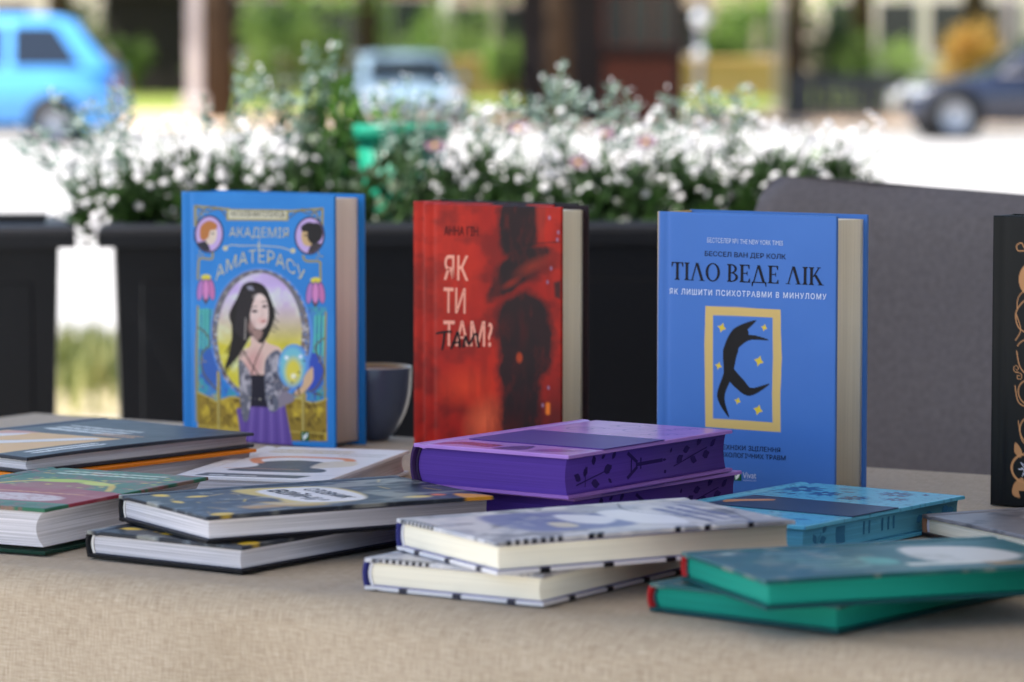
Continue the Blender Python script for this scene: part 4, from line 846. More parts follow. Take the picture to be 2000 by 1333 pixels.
# teal pair
def art_teal(A):
    A.blot(50, 60, 171, .4, .7, (34, 98, 100), .6); A.blot(30, 60, 173, .5, .75, (84, 130, 116), .5)
    for k in range(7):
        x = 26 + k * 12; A.line([(x, 44 + 6 * (k % 2)), (x + 5, 60 + 8 * (k % 3)), (x + 2, 78 + 5 * (k % 2))], 3, (140, 178, 176), 2, .8, 4)
    A.ell(20, 22, 6, 4, (150, 180, 180), 2)
    A.poly([(60, 88), (88, 84), (92, 100), (70, 104)], (90, 170, 160), 4, .8, 4); A.poly([(34, 128), (84, 122), (104, 150), (84, 186), (46, 180), (30, 152)], (210, 208, 206), 5, .95, 5); A.blot(12, 14, 177, .58, .7, (150, 150, 140), .35)
    A.poly([(92, 104), (104, 102), (106, 150), (96, 150)], (214, 214, 206), 3, .9); A.poly([(100, 150), (116, 152), (108, 196)], (176, 140, 80), 4, .8)
def teal_book(label, N, yaw, z, w):
    return book('teal_novel', label, laid(N, yaw, w, z), w, .21, .0174, M['paper_teal'], (22, 78, 84), (160, 24, 30), flat_art(w, .21, (24, 84, 88), art_teal), back=(20, 72, 78), nx=140, ny=90, bulge=.0025, conc=.0008, bow=.0005, group='copies of the teal novel', band=(24, 70, 76))
teal_book('teal hardback with bright green edges, upper of the pair at lower right', (.1444, 1.9617), 19.8, .0178, .126)
teal_book('teal hardback with a red spine end, lower of the pair at lower right', (.1882, 1.9864), 50.4, 0, .138)

# ------------------------------------------------------------------ coffee cup behind the books
M['cup'] = mat_plain('navy_glaze', (78, 88, 110), 0.28, 0.5, 0.1, 40); M['cup_in'] = mat_plain('cream_glaze', (186, 156, 112), 0.3, 0.5, 0.12, 60)
M['coffee'] = mat_plain('coffee_foam', (150, 104, 62), 0.5, 0.4, 0.35, 70)
cup = tag(empty('coffee_cup', (-.1220, 3.043, TZ + .0004)), 'blue grey coffee cup with cream inside, half hidden by the fantasy book', 'cup')
pr = [(0, 0), (.0125, 0), (.0142, .0015), (.0197, .0072), (.0245, .0145), (.0286, .0232), (.0313, .032), (.0331, .0415), (.0341, .053), (.0344, .0632), (.0341, .0642)]
lathe('body', pr, M['cup'], cup, 64)
lathe('inside', [(.0341, .0642), (.0335, .0645), (.0327, .0638), (.0315, .048), (.027, .026), (.018, .012), (0, .009)], M['cup_in'], cup, 64)
lathe('coffee', [(0, .0606), (.016, .0607), (.0316, .0608), (.0324, .0614)], M['coffee'], cup, 48)
tubes('handle', [([(-.028, .018, .052), (-.040, .026, .052), (-.045, .029, .040), (-.037, .024, .026), (-.025, .016, .023)], .0038)], M['cup'], cup, 10)

# ------------------------------------------------------------------ planters behind the table
PY = 4.25; RIM = .884
M['rim'] = M['planter']
PYAW = R(7.1)
def planter(label, x0, x1, group, pivot):
    hx = (x0 + x1) / 2 - pivot; root = tag(empty('planter', (pivot + hx * math.cos(PYAW), PY + hx * math.sin(PYAW), 0), PYAW), label, 'planter', group); hw = (x1 - x0) / 2; dp = .38; ov = .022
    def ringbox(nm, zs, ins, close_in=None):
        """stack of rectangular rings: (z, inset) outer skin"""
        V, Fc = [], []
        for z, i in zip(zs, ins): V += [(-hw + i, i, z), (hw - i, i, z), (hw - i, dp - i, z), (-hw + i, dp - i, z)]
        for k in range(len(zs) - 1):
            for a in range(4): Fc.append((k * 4 + a, k * 4 + (a + 1) % 4, (k + 1) * 4 + (a + 1) % 4, (k + 1) * 4 + a))
        return mesh(nm, V, Fc)
    obj('body', ringbox('body', [0, .03, RIM - .03, RIM - .03 + .002], [.046, .044, ov, ov]), M['planter'], root)
    rz = [RIM - .028, RIM - .028, RIM - .012, RIM - .006, RIM - .002, RIM, RIM, RIM - .004, RIM - .06]; ri = [ov + .01, .0, .0, .0025, .007, .014, .034, .037, .037]
    obj('rim', ringbox('rim', rz, ri), M['planter'], root)
    n = 6; pw = (2 * hw - .09) / n
    for k in range(n):                                   # raised vertical panels on the front
        xa = -hw + .045 + k * pw + .006; xb = xa + pw - .012; zt = RIM - .07; zb = .08; yi = lambda z: .045 - (.045 - ov) * (z / RIM)
        V = [(xa, yi(zb), zb), (xb, yi(zb), zb), (xb, yi(zt), zt), (xa, yi(zt), zt)]; V2 = [(x + (.004 if i in (0, 3) else -.004), y - .002, z + (.002 if i < 2 else -.004)) for i, (x, y, z) in enumerate(V)]
        obj('panel', mesh('panel', V + V2, [(4, 5, 6, 7), (0, 1, 5, 4), (1, 2, 6, 5), (2, 3, 7, 6), (3, 0, 4, 7)]), M['planter'], root)
    V = []; nx = 24
    for j in range(5):
        for i in range(nx + 1): V.append((-hw + .036 + (2 * hw - .072) * i / nx, .036 + (dp - .072) * j / 4, RIM - .03 + .006 * math.sin(i * 2.1 + j) + .004 * math.cos(i * 1.3 + j * 2)))
    obj('soil', mesh('soil', V, [(j * (nx + 1) + i, j * (nx + 1) + i + 1, (j + 1) * (nx + 1) + i + 1, (j + 1) * (nx + 1) + i) for j in range(4) for i in range(nx)], True), M['soil'], root)
    return root
planter('dark plastic planter full of white flowers behind the standing books', gx(190, PY), .40, 'dark planters', gx(190, PY))
planter('dark plastic planter cut off by the left edge', -1.46, gx(147, PY), 'dark planters', gx(147, PY))

M['leaf_dark'] = mat_leaf('leaf_dark', (24, 44, 22), (56, 84, 38), .5, .3, 40)
M['leaf_grey'] = mat_leaf('leaf_grey', (104, 130, 118), (150, 170, 160), .6, .3, 40)
M['leaf_fresh'] = mat_leaf('leaf_fresh', (58, 98, 38), (104, 140, 60), .5, .35, 30)
M['petal_white'] = mat_leaf('petal_white', (236, 234, 236), (246, 244, 246), .6, .45, 60)
M['petal_dusk'] = mat_leaf('petal_dusk', (92, 66, 84), (120, 92, 108), .6, .3, 60)
M['stem'] = mat_leaf('stem_green', (62, 92, 48), (86, 112, 70), .6, .1, 30)
M['pollen'] = mat_plain('pollen', (176, 150, 60), .8, .2, .3, 200)
def unit(n): v = rng.normal(size=(n, 3)); return v / np.linalg.norm(v, axis=1)[:, None]
def leaf_quads(P, D, L, W):
    """diamond leaves at P pointing along D, with random roll"""
    n = len(P); U = unit(n); S = np.cross(D, U); S /= np.linalg.norm(S, axis=1)[:, None] + 1e-9
    L = np.broadcast_to(L, n)[:, None]; W = np.broadcast_to(W, n)[:, None]; droop = np.cross(S, D) * L * .12
    return np.stack([P, P + D * L * .5 + S * W + droop, P + D * L, P + D * L * .5 - S * W + droop], 1)
def dp_(u, d): return d + max(0, u - 190) / 1410 * .11
def zpx(v, d): return 1.077 - (v - 130.0) / F_PX * d
def stems_mesh(nm, base, tips, mat, parent, r=.0012, bend=.3):
    paths = []
    for t in tips:
        b = Vector(base) + Vector((rng.uniform(-.012, .012), rng.uniform(-.012, .012), 0)); t = Vector(t); m = b.lerp(t, .55); m.z += (t - b).length * .1 * bend; m.x += (b.x - t.x) * .25; m.y += (b.y - t.y) * .2
        paths.append(([b, b.lerp(m, .5) + Vector((0, 0, .003)), m, m.lerp(t, .55), t], [r * 1.4, r * 1.2, r, r * .9, r * .7]))
    return tag(tubes(nm, paths, mat, parent, 4), kind='stuff')
def alyssum(label, u, d, rx, rz, nh, lean=(0, 0), grp='white flowering mounds'):
    d = dp_(u, d); x = gx(u, d); base = Vector((0, 0, 0)); root = tag(empty('alyssum_plant', (x, d, RIM - .03)), label, 'flower', grp)
    n = nh; v = unit(n * 2); v = v[v[:, 2] > -.25][:n]; n = len(v)
    P = v * np.array([rx, rx * .95, rz]) * rng.uniform(.82, 1.12, n)[:, None] + np.array([lean[0], lean[1], rz * .12]) * (1 + v[:, 2:3]) + np.array([0, 0, rz * .1])
    kp = rng.random(n) < np.clip(1.5 * np.sin(P[:, 0] * 95 + u) * np.sin(P[:, 2] * 80 + u * .7) + 1.0, .4, 1); P, v = P[kp], v[kp]; n = len(P)
    stems_mesh('stems', base, P[:: 2], M['stem'], root, .0008)
    nl = int(nh * 13); q = unit(nl); rr = rng.uniform(0, 1, nl) ** .45; LP = q * np.array([rx, rx * .95, rz]) * rr[:, None] * .98 + np.array([lean[0], lean[1], 0]) * .6; LP[:, 2] = np.abs(LP[:, 2]) * rng.uniform(.4, 1, nl) + .004; LP[:, :2] *= (.5 + .5 * np.clip(LP[:, 2:3] / rz * 1.6, 0, 1))
    D = q * .7 + np.array([0, 0, .5]); D /= np.linalg.norm(D, axis=1)[:, None]
    tag(obj('foliage', quadmesh('foliage', leaf_quads(LP, D, rng.uniform(.014, .028, nl), rng.uniform(.0028, .005, nl))), M['leaf_dark'], root), kind='stuff')
    k = 5; C = np.repeat(P, k, 0); O = np.repeat(v * .8 + np.array([0, 0, .4]), k, 0); O /= np.linalg.norm(O, axis=1)[:, None]
    fd = O * .8 + unit(n * k) * .75; fd /= np.linalg.norm(fd, axis=1)[:, None]; hs = np.repeat(rng.uniform(.002, .0065, n), k)[:, None]; FP = C + fd * hs
    U = unit(n * k); A = np.cross(fd, U); A /= np.linalg.norm(A, axis=1)[:, None]; B = np.cross(fd, A); s = np.repeat(rng.choice([.0026, .0036, .0046, .006], n), k)[:, None] * rng.uniform(.85, 1.15, n * k)[:, None]
    Q = np.concatenate([np.stack([FP + A * s, FP + B * s * .45, FP - A * s, FP - B * s * .45], 1), np.stack([FP + B * s, FP + A * s * .45 + fd * .0002, FP - B * s, FP - A * s * .45 + fd * .0002], 1)])
    tag(obj('flower_heads', quadmesh('flower_heads', Q), M['petal_white'], root), kind='stuff')
    return root
WORDS = ['leftmost, spilling over the planter end', 'second from the planter left end', 'third from the planter left end', 'above the left side of the fantasy book', 'above the right side of the fantasy book',
         'above the left of the red novel', 'tall one above the red novel', 'above the right of the red novel', 'right of the red novel', 'midway between the red and the blue standing books',
         'just left of the blue psychology book', 'above the left of the psychology book', 'above the middle of the psychology book', 'just left of the grey chair top', 'behind the grey chair top']
AL = [(238, 4.44, .052, .082, 40, (-.03, 0)), (300, 4.36, .060, .100, 62, (-.012, 0)), (365, 4.48, .066, .112, 74, (0, 0)), (455, 4.38, .066, .106, 70, (0, 0)), (550, 4.46, .056, .1, 48, (0, 0)),
      (868, 4.36, .046, .078, 30, (0, 0)), (935, 4.46, .066, .116, 70, (0, 0)), (1015, 4.38, .058, .096, 48, (0, 0)), (1110, 4.48, .064, .108, 56, (0, 0)), (1195, 4.37, .060, .100, 58, (0, 0)),
      (1275, 4.46, .062, .114, 74, (0, 0)), (1350, 4.37, .062, .104, 66, (0, 0)), (1440, 4.47, .064, .112, 72, (0, 0)), (1530, 4.38, .062, .108, 70, (0, 0)), (1610, 4.47, .062, .110, 70, (.02, 0))]
for (u, d, rx, rz, nh, ln), wd in zip(AL, WORDS): alyssum('mound of tiny white flowers, ' + wd, u, d, rx * 1.04, rz * 1.05, int(nh * 2.6), ln)
def spray(label, u0, d, tips, leafm='leaf_grey', fl=True, nm='silver_leaf_plant', cat='plant', ll=(.010, .019), nleaf=34):
    d = dp_(u0, d); x = gx(u0, d); root = tag(empty(nm, (x, d, RIM - .03)), label, cat, 'airy plants among the white flowers')
    T = [Vector((gx(u, d) - x + 0, rng.uniform(-.05, .05), zpx(v, d) - RIM + .03)) for u, v in tips]
    stems_mesh('stems', (0, 0, 0), T, M['stem'], root, .0011, .2)
    LP, LD, FP = [], [], []
    for t in T:
        for k in range(nleaf):
            s = rng.uniform(.3, 1.0); p = Vector((t.x * s ** 1.3, t.y * s, t.z * s)); a = rng.uniform(0, 6.283); LP.append(p); LD.append((math.cos(a), math.sin(a), rng.uniform(.1, .8)))
        for k in range(2): FP.append(np.array(t) + rng.normal(0, .006, 3))
    LD = np.array(LD); LD /= np.linalg.norm(LD, axis=1)[:, None]
    tag(obj('foliage', quadmesh('foliage', leaf_quads(np.array(LP), LD, rng.uniform(*ll, len(LP)), rng.uniform(.0022, .0042, len(LP)))), M[leafm], root), kind='stuff')
    if fl:
        FP = np.array(FP); D = unit(len(FP)); Q = np.concatenate([leaf_quads(FP, unit(len(FP)), .006, .0024) for _ in range(2)])
        tag(obj('flower_heads', quadmesh('flower_heads', Q), M['petal_white'], root), kind='stuff')
    return root
SP = [('leaning far left over the gap', 215, 4.5, [(40, 265), (112, 175), (150, 235), (90, 250), (15, 280)]), ('in front of the blue parked car', 262, 4.55, [(215, 165), (180, 195), (245, 180), (150, 220), (225, 200)]),
      ('under the left tree trunk', 440, 4.52, [(400, 190), (470, 112), (505, 145), (530, 170), (480, 160)]), ('tallest sprays above the fantasy book', 590, 4.56, [(612, 95), (655, 88), (600, 150), (570, 190), (640, 140), (545, 200)]),
      ('beside the emerald pot on its right', 790, 4.40, [(760, 165), (800, 150), (850, 165), (735, 190), (880, 200), (820, 190)]), ('above the red novel', 970, 4.54, [(900, 195), (960, 205), (1000, 185), (930, 215), (1020, 210)]),
      ('tallest one right of the red novel', 1090, 4.56, [(1062, 150), (1095, 128), (1120, 165), (1140, 190), (1085, 160), (1040, 190)]), ('before the dark kiosk', 1200, 4.50, [(1190, 165), (1225, 185), (1165, 205), (1245, 210), (1210, 200)]),
      ('left of the lamp post', 1310, 4.53, [(1285, 205), (1330, 180), (1350, 205), (1300, 190)]), ('right of the lamp post', 1420, 4.52, [(1370, 165), (1400, 185), (1450, 160), (1475, 175), (1440, 190)])]
for wd, u0, d, tips in SP: spray('wispy silver green plant ' + wd, u0, d, tips, nleaf=58 if 'blue' in wd else 44)
def filler(label, u, d, rx, rz, n, mat, big=1.0):
    d = dp_(u, d); x = gx(u, d); root = tag(empty('bedding_plant', (x, d, RIM - .03)), label, 'plant', 'leafy bedding plants'); q = unit(n); rr = rng.uniform(0, 1, n) ** .4
    P = q * np.array([rx, rx * .9, rz]) * rr[:, None]; P[:, 2] = np.abs(P[:, 2]); D = q + np.array([0, 0, .35]); D /= np.linalg.norm(D, axis=1)[:, None]
    tag(obj('foliage', quadmesh('foliage', leaf_quads(P, D, rng.uniform(.018, .034, n) * big, rng.uniform(.005, .009, n) * big)), M[mat], root), kind='stuff')
    stems_mesh('stems', (0, 0, 0), P[:16], M['stem'], root, .0014); return root
for u, d, rx, rz, n, mt, wd in ((300, 4.36, .055, .05, 200, 'leaf_dark', 'low at the left end'), (400, 4.33, .075, .06, 260, 'leaf_dark', 'low behind the fantasy book'), (520, 4.35, .07, .07, 260, 'leaf_dark', 'behind the top of the fantasy book'),
                            (630, 4.42, .06, .11, 320, 'leaf_dark', 'left of the emerald pot'), (715, 4.34, .05, .05, 150, 'leaf_dark', 'low before the emerald pot'), (770, 4.36, .06, .125, 190, 'leaf_dark', 'tall before the emerald pot'), (665, 4.56, .045, .22, 340, 'leaf_fresh', 'tall and fresh green beside the pot'), (590, 4.55, .06, .19, 300, 'leaf_dark', 'tall behind the top of the fantasy book'), (735, 4.60, .05, .2, 260, 'leaf_fresh', 'tall behind the emerald pot'), (905, 4.33, .06, .055, 240, 'leaf_dark', 'right of the emerald pot'),
                            (1010, 4.34, .075, .06, 260, 'leaf_dark', 'above the red novel'), (1130, 4.34, .07, .06, 260, 'leaf_dark', 'between the red and blue books'), (1250, 4.33, .07, .06, 260, 'leaf_dark', 'left of the psychology book'), (1380, 4.34, .07, .06, 260, 'leaf_dark', 'above the psychology book'), (1500, 4.36, .07, .07, 280, 'leaf_dark', 'left of the grey chair')):
    filler('dark leafy bedding plant ' + wd, u, d, rx, rz, n, mt)
gp = tag(empty('arching_grass', (gx(1560, 4.6), 4.6, RIM - .03)), 'tuft of arching green grass above the right end of the planter', 'plant')
bl = []
for k in range(70):
    a = rng.uniform(0, 6.283); Lh = rng.uniform(.12, .2); o = rng.uniform(.04, .13); w_ = .0028; d = np.array([math.cos(a), math.sin(a) * .6, 0]); s = np.array([-math.sin(a), math.cos(a), 0]) * w_
    P = [d * o * t ** 2 + np.array([0, 0, Lh * (t - .35 * t ** 3)]) + np.array([rng.uniform(-.0, .0), 0, 0]) for t in np.linspace(0, 1, 6)]
    for i in range(5): f0, f1 = 1 - .9 * (i / 5) ** 2, 1 - .9 * ((i + 1) / 5) ** 2; bl.append([P[i] - s * f0, P[i] + s * f0, P[i + 1] + s * f1, P[i + 1] - s * f1])
tag(obj('blades', quadmesh('blades', np.array(bl)), M['leaf_fresh'], gp), kind='stuff')
DA = [('dusky pink daisy above the left of the red novel', 850, 285, 4.36), ('dusky daisy in the white flowers above the red novel', 1012, 252, 4.40), ('dusky daisy low among the white flowers beside it', 1130, 318, 4.36), ('dusky daisy under the dark kiosk', 1180, 262, 4.42), ('dusky daisy between the red and blue books', 1262, 278, 4.38)]
for lb, u, v, d in DA:
    d = dp_(u, d); z = zpx(v, d); root = tag(empty('daisy', (gx(u, d), d, RIM - .03)), lb, 'flower', 'dusky daisies'); H = z - RIM + .03
    tubes('stem', [([(0, 0, 0), (.004, .004, H * .5), (0, 0, H)], .0013)], M['stem'], root, 5); tl = Matrix.Rotation(R(35), 3, 'X') @ Matrix.Rotation(R(rng.uniform(-20, 20)), 3, 'Y')
    for k in range(12):
        a = k * math.pi / 6; e = Vector((math.cos(a), math.sin(a), .12)); s = Vector((-math.sin(a), math.cos(a), 0)) * .0034
        Q = [tl @ p + Vector((0, 0, H)) for p in (e * .003 - s * .3, e * .003 + s * .3, e * .011 + s, e * .016, e * .011 - s)]
        obj('petal', mesh('petal', Q, [(0, 1, 2, 3, 4)]), M['petal_dusk'], root)
    o = lathe('flower_center', [(0, .003), (.002, .0026), (.0036, .001), (.0036, -.0005)], M['pollen'], root, 12); o.location = (0, 0, H); o.rotation_euler = tl.to_euler()
M['emerald'] = mat_plain('emerald_plastic', (26, 146, 116), .3, .5, .1, 20, trans=.25)
pot = tag(empty('flowerpot', (gx(785, 4.54), 4.54, RIM - .03)), 'emerald green plastic flowerpot half hidden among the plants', 'flowerpot')
lathe('pot_body', [(0, .0), (.044, 0), (.046, .004), (.058, .125), (.056, .125), (.044, .006), (0, .006)], M['emerald'], pot, 40); lathe('pot_rim', [(.0585, .125), (.0625, .126), (.064, .145), (.062, .148), (.059, .148), (.0575, .126)], M['emerald'], pot, 40)

# ------------------------------------------------------------------ grey upholstered chair behind the table, right
ch = tag(empty('lounge_chair', (.492, 3.28, 0), R(-40)), 'grey upholstered chair with a broad back behind the table', 'chair')
def cushion(nm, x0, x1, y0, y1, z0, z1, rad, sub=3):
    bm = bmesh.new(); box_bm(bm, x0, x1, y0, y1, z0, z1); bmesh.ops.bevel(bm, geom=list(bm.edges), offset=rad, segments=5, affect='EDGES', profile=.6); me = bm_mesh(nm, bm, True); return me
def pad(nm, w_, h_, th, mat, parent, z0, lean=0.0, nx=36, nz=26):
    """soft upholstered slab: rounded outline and edges, slightly uneven"""
    V, Fc = [], []
    for side in (0, 1):
        for j in range(nz + 1):
            for i in range(nx + 1):
                a, b_ = -1 + 2 * i / nx, -1 + 2 * j / nz; e = 26; rr = (abs(a) ** e + abs(b_) ** e) ** (1 / e); k = max(abs(a), abs(b_)) / rr if rr > 1e-6 else 1
                x, z = a * k * w_ / 2, b_ * k * h_ / 2; ed = max(abs(a), abs(b_)); y = th / 2 * (1 - max(0, (ed - .86) / .14) ** 2.4) ** .5 if ed < 1 else 0
                y += .004 * math.sin(x * 19 + z * 8) + .003 * math.sin(z * 27 - x * 6); y *= 1 if side else -1
                V.append((x, y + lean * (z + h_ / 2) + .05 * (x / w_ * 2) ** 2 * -1 * .6, z0 + h_ / 2 + z+ (-.02 - .06 * x / w_ * 2 * .3) * (z > 0) * (z / h_ * 2)))
    n = (nx + 1) * (nz + 1); idx = lambda i, j: j * (nx + 1) + i
    for j in range(nz):
        for i in range(nx): q = (idx(i, j), idx(i + 1, j), idx(i + 1, j + 1), idx(i, j + 1)); Fc.append(q); Fc.append(tuple(p + n for p in q[::-1]))
    me = mesh(nm, V, Fc, True); bm = bmesh.new(); bm.from_mesh(me); bmesh.ops.remove_doubles(bm, verts=bm.verts, dist=2e-4); bmesh.ops.recalc_face_normals(bm, faces=bm.faces); bm.to_mesh(me); bm.free(); return obj(nm, me, mat, parent)
pad('backrest', .66, .60, .09, M['chair'], ch, .372, .08); obj('seat', cushion('seat', -.31, .31, -.55, .02, .33, .45, .035), M['chair'], ch)
for sx in (-.27, .27):
    for sy in (-.5, .0): tubes('leg', [([(sx, sy, .34), (sx * 1.06, sy * 1.04, 0)], [.018, .013])], M['wood'], ch)

# ------------------------------------------------------------------ far side of the street: cars, trees, kiosk, walls, buildings (all far out of focus)
M['tyre'] = mat_plain('tyre', (24, 24, 26), .85, .2, .1, 10); M['alloy'] = mat_plain('alloy', (150, 152, 158), .35, .5, .05, 10, metal=.8); M['car_glass'] = mat_plain('car_glass', (40, 46, 56), .05, .6, .05, 2)
M['lamp_glass'] = mat_plain('lamp_glass', (220, 222, 226), .12, .6, .03, 5); M['red_lamp'] = mat_plain('red_lamp', (150, 20, 20), .2, .5, .05, 5); M['trim'] = mat_plain('black_trim', (26, 26, 28), .6, .4, .05, 10)
def car(label, loc, rz, paint, L=4.3, H=1.5, W=1.78, suv=False, group='parked cars'):
    root = tag(empty('parked_car', loc, rz), label, 'car', group); hl = L / 2; belt = H * (.60 if suv else .58); sill = .20 if not suv else .26; wr = .31 if not suv else .36
    # lower body: cross-sections along the length (front = -x)
    xs = [-hl, -hl + .06, -hl + .25, -hl + .6, -hl + 1.25, -hl + 1.45, -.2, .6, hl - .9, hl - .35, hl - .08, hl]
    top = [belt * .62, belt * .74, belt * .84, belt * .9, belt * .97, belt, belt, belt * 1.01, belt * 1.03, belt * 1.03, belt * .98, belt * .8]
    wid = [.72, .84, .93, .98, 1, 1, 1, 1, 1, .96, .88, .76]; bot = [sill + .12, sill + .03, sill, sill, sill, sill, sill, sill, sill, sill + .03, sill + .08, sill + .2]
    V, Fc = [], []
    for x, zt, wd, zb in zip(xs, top, wid, bot):
        hw = W / 2 * wd; sec = [(-hw * .9, zb), (-hw, zb + .12), (-hw * 1.0, (zb + zt) * .55), (-hw * .97, zt - .09), (-hw * .88, zt - .015), (-hw * .5, zt + .015), (0, zt + .02), (hw * .5, zt + .015), (hw * .88, zt - .015), (hw * .97, zt - .09), (hw, (zb + zt) * .55), (hw, zb + .12), (hw * .9, zb)]
        V += [(x, a, b_) for a, b_ in sec]
    n = 13
    for k in range(len(xs) - 1):
        for i in range(n): Fc.append((k * n + i, k * n + (i + 1) % n, (k + 1) * n + (i + 1) % n, (k + 1) * n + i))
    Fc += [tuple(range(n - 1, -1, -1)), tuple((len(xs) - 1) * n + i for i in range(n))]
    me = mesh('body', V, Fc, True); bm = bmesh.new(); bm.from_mesh(me); bmesh.ops.recalc_face_normals(bm, faces=bm.faces); bm.to_mesh(me); bm.free(); body = obj('body', me, paint, root)
    # cabin: glasshouse tapering to the roof
    x0, x1 = -hl + 1.2, hl - (.12 if suv else .03); r0, r1 = x0 + .85, x1 - (.42 if suv else .78); zb, zr = belt - .02, H
    def rect(xa, xb, hw, z, rnd): return [(xa, -hw * rnd, z), (xa + .1, -hw, z), (xb - .12, -hw, z), (xb, -hw * rnd, z), (xb, hw * rnd, z), (xb - .12, hw, z), (xa + .1, hw, z), (xa, hw * rnd, z)]
    rings = [rect(x0, x1, W / 2 * .95, zb, .9), rect(x0 + (r0 - x0) * .82, x1 - (x1 - r1) * .72, W / 2 * .80, zb + (zr - zb) * .84, .86), rect(r0, r1, W / 2 * .72, zr - .025, .82), rect(r0 + .25, r1 - .2, W / 2 * .5, zr, .8)]
    V = sum(rings, []); Fc = [(k * 8 + i, k * 8 + (i + 1) % 8, (k + 1) * 8 + (i + 1) % 8, (k + 1) * 8 + i) for k in range(3) for i in range(8)] + [tuple(24 + i for i in range(8))]
    me = mesh('cabin', V, Fc, True); bm = bmesh.new(); bm.from_mesh(me); bmesh.ops.recalc_face_normals(bm, faces=bm.faces); bm.to_mesh(me); bm.free(); cab = obj('cabin', me, paint, root)
    za, zz = zb + .06, zb + (zr - zb) * .80
    def side(xa, xb, ta, tb, sgn):
        f = lambda z: W / 2 * (.95 + (.80 - .95) * (z - zb) / ((zr - zb) * .84)) + .006
        P = [(xa, sgn * f(za), za), (xb, sgn * f(za), za), (tb, sgn * f(zz), zz), (ta, sgn * f(zz), zz)]; o = obj('window', mesh('window', P, [(0, 1, 2, 3)]), M['car_glass'], root); return o
    mid = (x0 + x1) / 2 + .1; k = (r0 - x0) * .8
    for s in (-1, 1): side(x0 + .22, mid - .06, x0 + .22 + k * .92, mid - .06, s); side(mid + .06, x1 - .42, mid + .06, x1 - (.62 if suv else .80), s)
    obj('windscreen', mesh('windscreen', [(x0 + .09, -W * .38, zb + .08), (x0 + .09, W * .38, zb + .08), (x0 + (r0 - x0) * .76, W * .33, zz + .01), (x0 + (r0 - x0) * .76, -W * .33, zz + .01)], [(0, 1, 2, 3)]), M['car_glass'], root)
    obj('rear_window', mesh('rear_window', [(x1 - .02, -W * .36, zb + .1), (x1 - .02, W * .36, zb + .1), (x1 - (x1 - r1) * .66, W * .32, zz + .01), (x1 - (x1 - r1) * .66, -W * .32, zz + .01)], [(0, 1, 2, 3)]), M['car_glass'], root)
    for x in (-hl + (.66 if suv else .82), hl - .84):
        for s in (-1, 1):
            wl = lathe('wheel', [(wr * .62, -.10), (wr * .9, -.11), (wr, -.07), (wr, .07), (wr * .9, .11), (wr * .62, .10)], M['tyre'], root, 28); wl.location = (x, s * (W / 2 - .1), wr); wl.rotation_euler = (R(90), 0, 0)
            rm = lathe('rim', [(0, -.07), (wr * .2, -.075), (wr * .6, -.095), (wr * .62, -.1), (wr * .62, .1), (wr * .6, .095), (wr * .2, .075), (0, .07)], M['alloy'], wl, 20)
            ar = lathe('wheel_arch', [(wr * 1.02, -.012), (wr * 1.2, -.012), (wr * 1.2, .012), (wr * 1.02, .012)], M['trim'], root, 28); ar.location = (x, s * (W / 2 - .0), wr + .02); ar.rotation_euler = (R(90), 0, 0)
            dk = lathe('wheel_well', [(0, .005), (wr * 1.05, .005), (wr * 1.05, -.005), (0, -.005)], M['trim'], root, 24); dk.location = (x, s * (W / 2 + .004), wr + .02); dk.rotation_euler = (R(90), 0, 0); wl.location.y = s * (W / 2 - .06)
    for s in (-1, 1):
        box('headlight', (-hl + .03, -hl + .22, s * W * .36 - .16, s * W * .36 + .16, belt * .66, belt * .80), M['lamp_glass'], root, .02); box('tail_light', (hl - .12, hl + .005, s * W * .36 - .1, s * W * .36 + .1, belt * .62, belt * .92), M['red_lamp'], root, .02)
        box('mirror', (x0 + .35, x0 + .5, s * W * .5 - .06 + s * .08, s * W * .5 + .06 + s * .08, belt + .02, belt + .15), paint, root, .02); box('sill', (-hl + 1.2, hl - 1.25, s * W * .49 - .02, s * W * .49 + .02, sill - .01, sill + .09), M['trim'], root, .01)
    return root
P_BLUE = mat_plain('sky_blue_paint', (88, 164, 232), .25, .5, .04, 3, coat=.6); P_NAVY = mat_plain('navy_paint', (30, 35, 54), .22, .5, .04, 3, coat=.6); P_SKY_TONE = mat_plain('sky_reflection_paint', (128, 150, 168), .3, .5, .04, 3, coat=.5); P_WHITE = mat_plain('white_paint', (216, 216, 214), .3, .5, .03, 3, coat=.5)  # third paint: pale blue stands in for sky reflected on roof and windscreen
car('sky blue parked car cut off by the left edge', (gx(235, 48.0) - 2.15, 48.4, .004), 0, P_BLUE, 4.3, 1.78, 1.8)
car('dark navy parked car at the right edge', (gx(1770, 51) + 2.25, 51.6, 0), 0, P_NAVY, 4.5, 1.62, 1.85, True)
car('parked car coloured pale blue grey for reflected sky, behind the emerald pot', (gx(780, 57), 59.0, .06), R(98), P_SKY_TONE, 4.1, 1.26, 1.75)
car('white parked car mostly behind the navy car', (gx(1745, 58) + 2.1, 58.4, .04), R(4), P_WHITE, 4.2, 1.35, 1.72)

